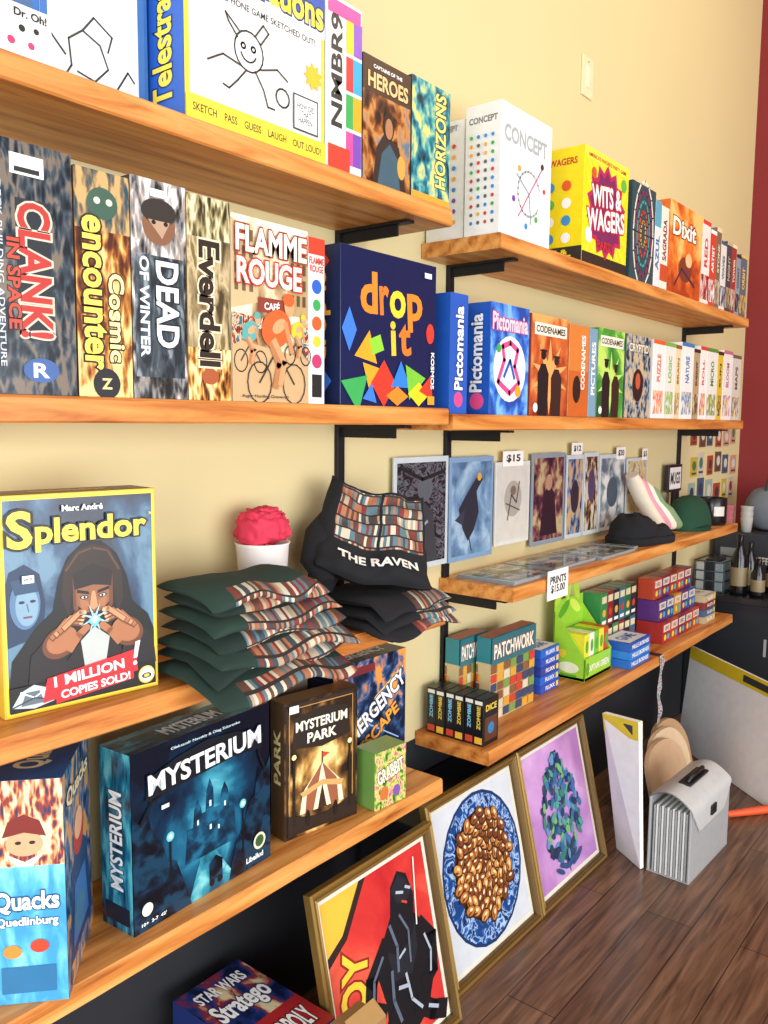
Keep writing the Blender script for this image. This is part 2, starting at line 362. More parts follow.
gbox('forest_city_game_box', .856, F_, L2, .087, .2, .318, '#a58a5c',
     F=[('r', 0, 0, 1, 1, A('everdell', [(.2, '#4a3c28'), (.42, '#98835c'), (.6, '#cdb88e'), (.78, '#77693f')], 5)), ('r', 0, 0, 1, .26, grim('evd', '#3c2412', '#98561f', '#d9a250', '#f0d9a0')), ('r', .0, .80, 1, .20, grim('evd2', '#2d2a1c', '#6a5d3d', '#ab9e6e', '#dfd3b0')),
        ('t', 'Everdell', .5, .48, .62, .5, '#2a1c10', -90, '#efe0bb'), ('e', .5, .12, .2, .04, '#a8552e')])
OR = '#e8612c'
def cyc(x, y, s, c1, c2):
    a = .75
    return [('l', circ(x-.13*s, y-.13*s, .09*s, a, 14), .0022, '#222222'), ('l', circ(x+.14*s, y-.13*s, .09*s, a, 14), .0022, '#222222'),
            ('l', [(x-.13*s, y-.13*s), (x, y-.02*s), (x+.14*s, y-.13*s)], .003, c2), ('e', x, y+.05*s, .12*s, .06*s, c1, 35), ('e', x+.02*s, y+.06*s, .06*s, .02*s, '#f4a070', 35), ('l', [(x+.07*s, y+.07*s), (x+.12*s, y-.02*s)], .006*s, '#c98a5c'),
            ('l', [(x-.04*s, y+.0*s), (x+.02*s, y-.07*s), (x-.01*s, y-.14*s)], .008*s, '#b8784c'), ('l', [(x-.02*s, y+.01*s), (x+.06*s, y-.06*s), (x+.03*s, y-.13*s)], .007*s, '#d29a6c'), ('e', x+.1*s, y+.13*s, .04*s, .035*s, '#d9a070'), ('e', x+.095*s, y+.15*s, .045*s, .022*s, c1)]
gbox('cycling_game_box', .945, F_, L2, .181, .07, .305, '#d8c8a6',
     F=[('r', 0, 0, 1, 1, A('rouge', [(.2, '#8a6a4a'), (.45, '#c8ac80'), (.6, '#e9dcb8'), (.85, '#f3ead0')], 4, gv=.4)),
        ('p', [(0, .5), (0, .98), (.3, .9), (.34, .55)], '#cdb184'), ('p', [(.7, .5), (.74, .88), (1, .98), (1, .5)], '#b99a6a')] + [('r', .04+.09*i, .60+.09*j, .045, .06, '#6f5b44') for i in range(3) for j in range(4)] +
       [('r', .76+.08*i, .56+.09*j, .04, .06, '#5f4b34') for i in range(3) for j in range(4)] +
       [('p', [(0, 0), (1, 0), (1, .26), (0, .34)], '#c9a578'), ('p', [(0, .3), (.4, .42), (.72, .42), (1, .24), (1, .44), (0, .48)], A('crowd', [(.3, '#5a3a2a'), (.45, '#c8452e'), (.55, '#e8d8b0'), (.7, '#3a6a7a')], 22)), ('r', .32, .5, .36, .08, '#8c3b2a'), ('t', 'CAFÉ', .5, .54, .2, .05, WH)] +
       cyc(.22, .34, .9, '#5aa6a0', '#444444') + cyc(.84, .38, .8, '#d8c23a', '#444444') + cyc(.55, .33, 1.7, OR, '#2a2a2a') +
       [('t', 'FLAMME', .5, .88, .92, .14, '#fff6e0', 0, '#a33a24'), ('t', 'ROUGE', .47, .71, .84, .14, '#fff6e0', 0, '#c8352a'), ('t', 'Asger Harding Granerud', .4, .03, .6, .022, '#333333')])
gbox('bicycle_expansion_box', 1.128, F_, L2, .043, .07, .298, WH,
     F=[('r', 0, .90, 1, .10, '#d8412a'), ('t', 'FLAMME\nROUGE', .5, .84, .9, .09, '#d8412a'), ('c', .5, .71, .3, '#2a62c4'), ('c', .5, .60, .24, '#3aa655'), ('c', .5, .49, .3, '#e8612c'), ('c', .5, .38, .24, '#f0c838'), ('c', .5, .26, .3, '#c03a6a'), ('r', .2, .04, .6, .14, '#222222')])
def tri(x, y, s, r, c): return ('p', [(x+s*math.cos(math.radians(r+a)), y+s*math.sin(math.radians(r+a))) for a in (0, 120, 240)], c)
def dia(x, y, s, c, k=1.5): return ('p', [(x+s, y), (x, y+s*k), (x-s, y), (x, y-s*k)], c)
gbox('shape_dropping_game_box', 1.215, F_, L2, .312, .11, .302, P('#12224a', .22),
     L=[('t', 'drop it', .55, .55, .55, .45, '#ffb13a', 90), dia(.5, .15, .3, '#3d7be0', .4), dia(.5, .9, .25, '#e8402f', .4)],
     F=[('t', 'd', .27, .73, .17, .27, '#f58a2a', 2), ('t', 'r', .425, .695, .10, .19, '#f07a2a', 4), ('t', 'o', .565, .685, .17, .185, '#ffd23a', 4), ('t', 'p', .755, .645, .17, .26, '#f58a2a', 4),
        ('t', 'i', .52, .455, .055, .23, '#f7c63a', 4), ('t', 't', .645, .455, .13, .22, '#f07a2a', 4),
        dia(.08, .48, .07, '#3d7be0', 2), ('e', .93, .52, .045, .07, '#e8402f'), tri(.25, .36, .13, 80, '#f0a52a'), tri(.3, .20, .12, 20, '#f5a52a'), ('p', [(.3, .33), (.42, .37), (.38, .47), (.27, .43)], '#8fcf3a'),
        dia(.42, .15, .13, '#e23b2a', 1.2), tri(.14, .10, .15, 40, '#3aa655'), tri(.60, .19, .12, 90, '#2f7fe0'), tri(.74, .18, .14, 10, '#7ac23a'), dia(.80, .09, .12, '#f5d02a', .7), tri(.90, .13, .1, 70, '#e23b2a'), dia(.56, .07, .12, '#f58a2a', .55), tri(.28, .07, .08, 200, '#3d7be0'),
        ('t', 'KOSMOS', .955, .26, .26, .04, WH, -90), ('r', .9, .02, .08, .06, '#e8a02a'), sticker(.85, .90, .08)])

# ---------------------------------------------------------------- R1
dots = []
for i in range(24):
    dots.append(('c', .25+.25*(i % 3), .15+.09*(i//3), .05, random.choice(['#d8433a', '#3a8fd8', '#4ab04a', '#f0b03a', '#7a4ab0'])))
gbox('icon_game_box', 1.788, -.118, R1, .06, .112, .285, WH, L=dots + [('t', 'CONCEPT', .5, .93, .7, .05, '#888888')])
ic = [('c', .2+.2*(i % 4), .10+.065*(i//4), .045, random.choice(['#d8433a', '#3a8fd8', '#4ab04a', '#f0b03a', '#666666'])) for i in range(44)]
gbox('icon_clue_game_box', 1.782, F_, R1, .252, .1, .305, WH, L=[('t', 'CONCEPT', .5, .88, .8, .05, '#777777')] + ic,
     F=[('t', 'CONCEPT', .48, .78, .84, .13, '#a9b0b3'), ('l', circ(.55, .38, .22, .8, 20, 20, 330), .006, '#b9bec0'), ('l', [(.35, .18), (.55, .38), (.8, .62)], .004, '#c45a8a'), ('l', [(.3, .5), (.55, .38), (.6, .15)], .004, '#8a9aa8'),
        ('c', .35, .55, .03, '#e0a03a'), ('c', .7, .2, .03, '#4ab04a'), ('c', .5, .12, .03, '#3a8fd8'), ('c', .85, .45, .025, '#d8433a'), ('c', .25, .3, .03, '#7a4ab0'), ('c', .8, .64, .03, '#333333')])
YL = '#f2df1e'
gbox('trivia_party_game_box', 2.225, F_, R1, .305, .205, .315, P(YL, .3),
     L=[('t', 'WITS & WAGERS', .5, .88, .8, .06, '#c8302a')] + [('c', .25+.25*(i % 3), .22+.15*(i//3), .07, random.choice(['#5cb84a', '#e05a2a', '#3a8fd8', '#ffffff'])) for i in range(12)] + [('r', 0, 0, 1, .14, '#2a2a2a'), ('t', 'WITS &\nWAGERS', .5, .07, .7, .1, YL)],
     F=[('b', .5, .5, .75, .35, 22, '#d7e23a'), ('r', 0, 0, 1, .1, '#2f2a22'), ('r', 0, .9, 1, .1, '#f7ea4a'), ('b', .5, .5, .44, .36, 14, '#b92a5a'), ('b', .5, .5, .38, .31, 14, '#7a2a5a'),
        ('t', 'WITS &', .5, .64, .66, .19, '#ffffff', 6, '#c8302a'), ('t', 'WAGERS', .5, .43, .84, .19, '#ffffff', 6, '#c8302a'), ('t', 'AMERICA\'S FAVORITE PARTY GAME', .5, .94, .85, .035, '#c8302a'),
        ('c', .12, .25, .07, '#ffffff'), ('c', .88, .82, .06, '#5cb84a'), ('t', 'PARTY', .5, .2, .4, .08, '#c8302a'), ('c', .2, .8, .05, '#e05a2a')])
tb = [('r', 0, 0, 1, 1, '#2b4a52')] + [('l', circ(.5, .5, .1+.08*i, 1.3, 16), .008, c) for i, c in enumerate(['#e8b23a', '#d8433a', '#3aa6a0', '#8c2a5a', '#e8e2d0'])]
gbox('pattern_game_box', 2.56, F_, R1, .19, .2, .295, '#2b4a52', F=tb)
gbox('card_game_box', 2.755, F_, R1, .05, .2, .275, '#e4e8ea', F=[('r', 0, .7, 1, .3, '#5aa6c0'), ('t', 'AZUL', .5, .4, .4, .6, '#3a6fa0', 90)])
gbox('card_game_box', 2.81, F_, R1, .065, .2, .268, '#efe9da', F=[('r', 0, .1, 1, .2, '#c8502a'), ('t', 'SAGRADA', .5, .6, .5, .5, '#7a2a3a', 90)])
gbox('storytelling_game_box', 2.88, F_, R1, .33, .2, .305, '#d86a28',
     F=[('r', 0, 0, 1, 1, A('dixit', [(.2, '#a8401c'), (.45, '#de6a28'), (.6, '#f0913a'), (.8, '#f7c878')], 3, gv=.5)), ('t', 'Dixit', .45, .74, .7, .2, '#fff6e8', 0, '#7a2a14'), ('e', .5, .3, .2, .14, '#7a3a2a'), ('e', .6, .42, .1, .08, '#f0c08a'), ('l', [(.2, .1), (.4, .3), (.8, .15)], .01, '#4a2a3a')])
xs = 3.216
for w, h, c, c2, t in ((.09, .30, '#f0ede6', '#d8433a', 'RED'), (.07, .28, '#d9472e', '#ffffff', 'ARTIST'), (.06, .30, '#7d6a55', '#e7d8b6', 'STONE'), (.07, .26, '#e8e6e2', '#3a5a7a', 'WAVES'), (.07, .27, '#3d4850', '#c9b48a', 'NIGHT'), (.06, .27, '#a63a34', '#f0e2c0', 'TOWER'), (.06, .24, '#8fa0a8', '#1f2a33', 'COAST'), (.09, .25, '#5c6b78', '#e6c46a', 'ORBIT')):
    gbox('shelf_game_box', xs, F_, R1, w-.002, .2, h, c, F=[('r', 0, .05, 1, .3, A('sm'+t, [(.3, c), (.5, c2), (.7, '#4a3a3a')], 5)), ('t', t, .5, .62, .35, .4, c2, 90), ('r', 0, .95, 1, .05, c2)]); xs += w

# ---------------------------------------------------------------- R2
def pic(fx=''): return [('r', 0, 0, 1, 1, '#2459b8'), ('t', 'Pictomania', .5, .55, .7, .5, '#f6f8ff', 90, '#123070'), ('c', .5, .12, .25, '#e84f8b')]
gbox('sketch_party_game_box', 1.592, F_+.005, R2, .07, .2, .27, '#2459b8', F=pic())
gbox('sketch_party_game_box', 1.755, F_, R2, .185, .2, .268, '#2459b8', L=[('t', 'Pictomania', .80, .55, .7, .18, '#f6f8ff', 90, '#123070'), ('c', .82, .12, .1, '#e84f8b')],
     F=[('r', 0, 0, 1, 1, A('picto', [(.3, '#1d4ba0'), (.5, '#3a7ad8'), (.7, '#7ab8f0')], 4)), ('e', .5, .42, .42, .3, '#f3f5fa'), ('t', 'Pictomania', .5, .84, .92, .16, '#ffd6e6', 0, '#b0306a'),
        ('l', [(.2, .3), (.35, .5), (.3, .62), (.5, .66), (.7, .6), (.62, .45), (.75, .3), (.5, .2), (.2, .3)], .014, '#e84f8b'), ('l', [(.35, .35), (.5, .5), (.62, .34)], .01, '#2459b8'), ('c', .72, .22, .08, '#f4a623'), ('c', .2, .6, .06, '#3aa655')])
def spies(c1, c2, c3, t='CODENAMES'):
    def man(x, s, c): return [('e', x, .56*s+.05, .07, .05, c), ('p', [(x-.13, 0), (x-.15, .42*s), (x-.06, .52*s), (x+.06, .52*s), (x+.15, .42*s), (x+.13, 0)], c), ('e', x, .60*s+.05, .1, .014, c)]
    return [('r', 0, 0, 1, 1, A('spy'+c1, [(.3, c1), (.6, c2), (.8, c3)], 2, gv=.5)), ('b', .5, .4, .5, .2, 10, c3)] + man(.32, 1, '#1a1a1e') + man(.68, .92, '#33231e') + \
        [('r', .06, .80, .88, .12, '#f5ecd8'), ('t', t, .5, .86, .8, .07, '#2a2018'), ('c', .12, .08, .06, WH)]
gbox('spy_word_game_box', 1.955, F_, R2, .205, .2, .262, '#a8432a', F=spies('#8c2a1c', '#d06a34', '#f0a860'), L=[('t', 'CODENAMES', .5, .5, .7, .3, WH, 90)])
gbox('picture_word_game_box', 2.17, F_, R2, .125, .2, .255, '#d8803a', F=[('r', 0, 0, 1, .5, '#c86428'), ('t', 'CODENAMES', .7, .6, .6, .2, WH, 90), ('e', .4, .3, .2, .15, '#2a2018')])
gbox('picture_word_game_box', 2.30, F_, R2, .05, .2, .255, '#7aa0b8', F=[('t', 'PICTURES', .5, .55, .6, .5, WH, 90)])
gbox('spy_word_game_box', 2.355, F_, R2, .19, .2, .262, '#3f8a34', F=spies('#1f5a28', '#4aa63a', '#c0e06a', 'CODENAMES'), L=[('t', 'CODENAMES', .5, .5, .7, .3, WH, 90)])
gbox('mystery_game_box', 2.56, F_, R2, .20, .2, .262, '#455560', F=[('r', 0, 0, 1, 1, grim('mystry', '#1c262e', '#3e5564', '#8396a0', '#c8b08a')), ('t', 'CRYPTID', .5, .85, .8, .1, '#f0e6c8', 0, '#1a2228'), ('e', .5, .4, .22, .2, '#2a1c1a'), ('e', .5, .45, .1, .1, '#c25a3a')])
xs = 2.785
for i, (w, h, c, c2, t) in enumerate(((.11, .262, '#f1f0ec', '#e8612c', 'PUZZLE'), (.10, .262, '#ece9e0', '#7ab04a', 'LOGIC'), (.06, .26, '#e9d9b0', '#8a5a2a', 'BRAIN'), (.13, .275, '#f3f2ee', '#3a7ab8', 'NATURE'), (.07, .26, '#b8a07a', '#3a2a1a', 'SHERIFF'), (.08, .275, '#f6f4f0', '#d8433a', 'ROLL'), (.13, .275, '#f0efe8', '#5a8a3a', 'MICRO'), (.07, .27, '#e4c23a', '#2a2a2a', 'SUN'), (.12, .28, '#f2efe8', '#c06a8a', 'BLOOM'), (.12, .27, '#d9d4c8', '#6a5a4a', 'MAPS'))):
    gbox('shelf_game_box', xs, F_, R2, w-.002, .2, h, c, F=[('r', .1, .06, .8, .3, A('t'+t, [(.3, c), (.5, c2), (.7, '#e8d8a0')], 5)), ('t', t, .5, .65, .35, .3, c2, 90), ('r', 0, .95, 1, .05, c2)]); xs += w

# ---------------------------------------------------------------- L3 : gem game, shirts
SK = '#a86c46'; SK2 = '#6a3c24'; SK3 = '#c98f64'
hands = []
for sx in (-1, 1):
    mx = .56
    hands += [('p', [(mx+sx*.42, .13), (mx+sx*.40, .27), (mx+sx*.30, .34), (mx+sx*.20, .30), (mx+sx*.16, .13)], '#1c1618'),
              ('e', mx+sx*.22, .31, .115, .070, SK2, -sx*28), ('e', mx+sx*.21, .32, .10, .056, SK, -sx*28), ('l', [(mx+sx*.16, .27), (mx+sx*.10, .33), (mx+sx*.045, .365)], .011, SK)]
    for k in range(4):
        q = [(mx+sx*(.27-.025*k), .335+.012*k), (mx+sx*(.18-.03*k), .405+.010*k), (mx+sx*(.085-.008*k), .385+.016*k)]
        hands += [('l', q, .0095, SK2), ('l', [(a, b+.004) for a, b in q], .0065, SK3 if k % 2 else SK), ('e', q[2][0], q[2][1], .012, .008, '#e2b48c')]
gbox('gem_trading_game_box', .567, -.172, L3, .24, .075, .318, P('#d9b53a', .3), rot=-7,
     T=[('r', .02, .05, .96, .9, '#5a4526'), ('t', 'Splendor', .5, .5, .5, .4, '#f0d04a')],
     F=[('r', .012, .01, .976, .98, '#f3d23a'), ('r', .028, .024, .944, .952, A('splendor', [(.2, '#060b18'), (.45, '#0f1f38'), (.65, '#254868'), (.85, '#5d8098')], 2.5, gv=.1, rad=(-.5, .5, .9))),
        ('p', [(.028, .60), (.05, .66), (.14, .69), (.23, .64), (.26, .5), (.24, .36), (.03, .32)], '#1c3350'), ('e', .14, .51, .09, .115, '#54779a'), ('e', .15, .50, .068, .09, '#7f9fb4'), ('p', [(.06, .62), (.2, .63), (.22, .56), (.08, .555)], '#2a4664'), ('e', .12, .52, .018, .007, '#1c2c44'), ('e', .185, .52, .018, .007, '#1c2c44'), ('l', [(.15, .51), (.158, .475)], .002, '#4a6a86'), ('l', [(.13, .45), (.175, .45)], .003, '#6a4a5a'),
        ('p', [(.028, .12), (.05, .26), (.2, .40), (.30, .46), (.34, .60), (.40, .70), (.50, .765), (.62, .765), (.72, .70), (.79, .58), (.82, .46), (.93, .38), (.972, .3), (.972, .12)], '#0c090a'),
        ('p', [(.38, .66), (.46, .73), (.56, .755), (.67, .73), (.75, .62), (.76, .48), (.72, .40), (.68, .62), (.44, .62), (.40, .42), (.36, .52)], '#2a1a12'), ('l', [(.39, .64), (.47, .715), (.56, .735), (.66, .715), (.735, .62)], .003, '#5a3a24'),
        ('p', [(.43, .60), (.43, .46), (.48, .37), (.56, .34), (.64, .37), (.69, .46), (.69, .60), (.56, .65)], SK2), ('p', [(.45, .55), (.45, .46), (.5, .38), (.56, .36), (.62, .38), (.665, .46), (.665, .55), (.56, .57)], '#8f5a3c'),
        ('p', [(.47, .505), (.48, .45), (.52, .42), (.53, .48)], SK), ('p', [(.65, .505), (.64, .45), (.60, .42), (.59, .48)], SK), ('p', [(.43, .62), (.44, .545), (.56, .56), (.68, .545), (.69, .62), (.56, .66)], '#1a0e09'),
        ('p', [(.455, .545), (.53, .53), (.535, .515), (.455, .53)], '#140a06'), ('p', [(.665, .545), (.59, .53), (.585, .515), (.665, .53)], '#140a06'), ('e', .50, .505, .028, .010, '#1a0e0a'), ('e', .62, .505, .028, .010, '#1a0e0a'), ('e', .50, .505, .019, .0065, '#dcd4c8'), ('e', .62, .505, .019, .0065, '#dcd4c8'), ('c', .502, .505, .008, '#0a0a0a'), ('c', .618, .505, .008, '#0a0a0a'),
        ('p', [(.55, .53), (.532, .452), (.56, .44), (.588, .452), (.57, .53)], SK3), ('p', [(.455, .47), (.48, .39), (.56, .345), (.64, .39), (.665, .47), (.61, .432), (.56, .428), (.51, .432)], '#1c0f0a'), ('l', [(.53, .415), (.59, .415)], .003, '#6a3428'),
        ('p', [(.47, .30), (.56, .36), (.66, .30), (.62, .13), (.5, .13)], '#b8bcb8'), ('p', [(.28, .13), (.47, .30), (.5, .13)], '#1a1314'), ('p', [(.84, .13), (.66, .30), (.62, .13)], '#1a1314')] + hands +
       [('b', .56, .40, .10, .02, 8, '#a8dcf4'), dia(.56, .39, .045, '#6fc0ec', .8), dia(.56, .395, .028, '#c8ecfc', .8), dia(.56, .395, .012, '#ffffff', .8),
        ('r', .028, .024, .944, .115, '#0d090c'), ('p', [(.035, .05), (.09, .115), (.17, .14), (.25, .115), (.30, .05), (.17, .03)], '#b8c4ca'), ('p', [(.09, .05), (.12, .11), (.2, .11), (.23, .05)], '#5d6a74'), ('l', [(.09, .115), (.17, .08), (.25, .115)], .002, '#f0f6fa'), ('l', [(.035, .05), (.17, .08), (.30, .05)], .002, '#26303a'),
        ('p', [(.22, .045), (.25, .155), (.83, .215), (.845, .105)], '#d3232c'), ('t', '1 MILLION', .52, .143, .46, .05, '#ffffff', 4), ('p', [(.30, .028), (.305, .088), (.81, .135), (.815, .07)], '#d3232c'), ('t', 'COPIES SOLD!', .56, .078, .46, .040, '#ffffff', 4), ('p', [(.815, .17), (.83, .25), (.865, .255), (.84, .17)], '#ffffff'), ('c', .825, .145, .014, '#ffffff'),
        ('c', .905, .075, .058, '#f0d04a'), ('c', .905, .075, .048, '#ffffff'), ('e', .905, .07, .035, .014, '#1c2c44'), ('e', .905, .07, .02, .008, '#f0d04a'),
        ('t', 'S', .115, .845, .15, .17, '#f7dc4a', 0, '#1a1408'), ('t', 'plendor', .565, .815, .72, .15, '#f7dc4a', 0, '#1a1408'), ('t', 'Marc André', .5, .93, .26, .028, '#ffffff'), ('t', 'TM', .95, .88, .02, .012, '#f7dc4a'), ('r', .12, .605, .07, .035, '#ffffff'), ('t', '$44.99', .155, .622, .05, .014, '#222222')])

def fold_layer(mb, x0, x1, y0, y1, z, t, mat, seed, pr=None, droop=.0, nx=30, pj=(3, 5)):
    rows = []; npf = 20
    for i in range(nx+1):
        s = i/nx; e = (1-abs(2*s-1)**10)**.5 if 0 < s < 1 else 0.05
        yy0 = y0+noise.noise(Vector((s*3, seed, 0)))*.018; yy1 = y1; rw = []
        zz = z+noise.noise(Vector((s*2.2, seed*1.7, 4)))*.006
        for k in range(npf):
            a = 2*math.pi*k/npf; cy = math.cos(a); sz = math.sin(a)
            cy = math.copysign(abs(cy)**.45, cy); sz = math.copysign(abs(sz)**.8, sz)
            y = (yy0+yy1)/2-cy*(yy1-yy0)/2; h = zz+t/2+sz*t/2*max(e, .1)
            if y < -.235: h -= droop*(-.235-y)*(1+.4*math.sin(s*9+seed))
            h += noise.noise(Vector((s*7, y*25, seed)))*.0025
            rw.append((x0+(x1-x0)*s+(noise.noise(Vector((y*14, seed, z*30)))*.012), y, h))
        rows.append(rw)
    def mf(i, j):
        if pr and pr[0] <= i/nx <= pr[1] and (j <= pj[0] or j >= npf-pj[1]): return BOOKS
        return mat
    mb.grid(rows, mat, closed_u=True, matf=mf, uvf=lambda i, j: ((i/nx)*(x1-x0), (((j+6) % npf)*.0058)+seed*.13))
    mb.add(rows[0], [list(range(npf))], mat); mb.add(rows[-1], [list(range(npf))], mat)

GR = P('#172a24', .92); GR2 = P('#1e362d', .92); BK = P('#111217', .92)
mb = MB()
z = L3+.001
for k in range(7):
    t = .0242
    off = (-.012, .008, -.004, .012, 0, .01, -.006)[k]
    xr = (1.15, 1.165, 1.175, 1.165, 1.155, 1.15, 1.10)[k]
    fold_layer(mb, .835+off*.8+.003*k, xr-.002*k, -.318+off+.006*k, -.142, z, t, GR if k % 2 else GR2, k*2.3, (.20+.03*(k % 3), 1.0), .35)
    z += t*.92
mb.build('folded_tshirt_stack')

# paper cup with a pink cloth stuffed in it
mb = MB(); c = (1.155, -.072, L3+.0005)
mb.lathe([(.0, 0), (.04, 0), (.053, .178), (.056, .183), (.053, .183), (.049, .176), (.04, .15), (0, .15)], c, P('#efe9e4', .5), 36)
mb.build('paper_cup')
mb = MB(); CL = P('#d23350', .85)
for (dx, dy, dz, rx, ry, rz, sd) in ((-.012, .0, .212, .040, .036, .034, 1), (.022, -.006, .210, .028, .030, .026, 4), (.004, .004, .232, .034, .028, .020, 8)):
    rows = []
    for i in range(29):
        a = math.pi*i/28; rw = []
        for k in range(40):
            b = 2*math.pi*k/40; d = Vector((math.sin(a)*math.cos(b), math.sin(a)*math.sin(b), math.cos(a)))
            q = Vector([math.copysign(abs(e_)**.7, e_) for e_ in d])
            r = 1+.30*noise.noise(d*2.6+Vector((sd, 0, 0)))+.14*noise.noise(d*6+Vector((0, sd, 0)))
            rw.append((1.157+dx+q.x*rx*r, -.072+dy+q.y*ry*r, L3+dz+q.z*rz*r))
        rows.append(rw)
    mb.grid(rows, CL, closed_u=True)
mb.build('pink_cloth')

# black printed shirts: folded layers with one shirt propped up showing its print
mb = MB(); z = L3+.001
for k in range(3):
    fold_layer(mb, 1.275+.01*k, 1.560-.012*k, -.285+.004*k, -.05, z, .021, BK, 30+k*1.9, (.45, 1.0), .5); z += .0195
N = Vector((-.44, -.80, .42)).normalized(); U = Vector((.88, -.42, 0)); U = (U-N*U.dot(N)).normalized(); V = N.cross(U)
rt = math.radians(-15); U, V = U*math.cos(rt)+V*math.sin(rt), V*math.cos(rt)-U*math.sin(rt)
C = Vector((1.400, -.158, z+.110)); HW, HH = .122, .110
def pil(u, v, side):
    k = (max(0, 1-abs(u)**5)*max(0, 1-abs(v)**5))**.5
    n = noise.noise(Vector((u*1.7, v*1.9, 3)))*.022+noise.noise(Vector((u*4.2, v*4.5, 7)))*.008
    wv = .09*noise.noise(Vector((v*1.6, 2, 0))); wu = .09*noise.noise(Vector((u*1.6, 5, 0)))
    th = (.030 if side > 0 else -.030)*k+n
    drape = -.045*max(0, -v-.2)**2*(1 if side > 0 else .6)
    return C+U*(u*HW*(1-.10*v)+wv*HW)+V*(v*HH+wu*HH+.018*u*u)+N*(th-drape)
nn = 36
for side in (1, -1):
    rows = [[pil(-1+2*j/nn, -1+2*i/nn, side) for j in range(nn+1)] for i in range(nn+1)]
    def pm(i, j):
        u, v = -1+2*j/nn, -1+2*i/nn
        return BOOKS if side > 0 and (-.82 < u < -.02 or .05 < u < .84) and -.32 < v < .86 else BK
    mb.grid(rows, BK, matf=pm, uvf=lambda i, j: (j/nn*HW*2, i/nn*HH*2+.012))
for t_, w_, v_ in (('THE RAVEN', .74, -.56),):
    tv, tf = textmesh(t_, .035); x1 = max(v[0] for v in tv); xm = min(v[0] for v in tv)
    vs = []
    for vx, vy in tv:
        u = -.15+w_*1.9*((vx-xm)/(x1-xm)-.38); p = pil(u, v_+(vy-.35)*.26, 1)+N*.003; vs.append(p)
    mb.add(vs, tf, P('#e8e4da', .8))
mb.tube([C+U*(-.09)+V*.06-N*.02, C+U*(-.115)+V*0-N*.012, C+U*(-.12)-V*.07, C+U*(-.10)-V*.115+N*.01], [.022, .036, .036, .022], BK, 16, flat=.6)
mb.tube([Vector((1.30, -.09, z+.005)), Vector((1.34, -.085, z+.08)), Vector((1.42, -.075, z+.125)), Vector((1.50, -.08, z+.06)), Vector((1.53, -.10, z+.01))], [.03, .045, .05, .042, .025], BK, 16, flat=.8)
mb.build('printed_tshirt_pile')

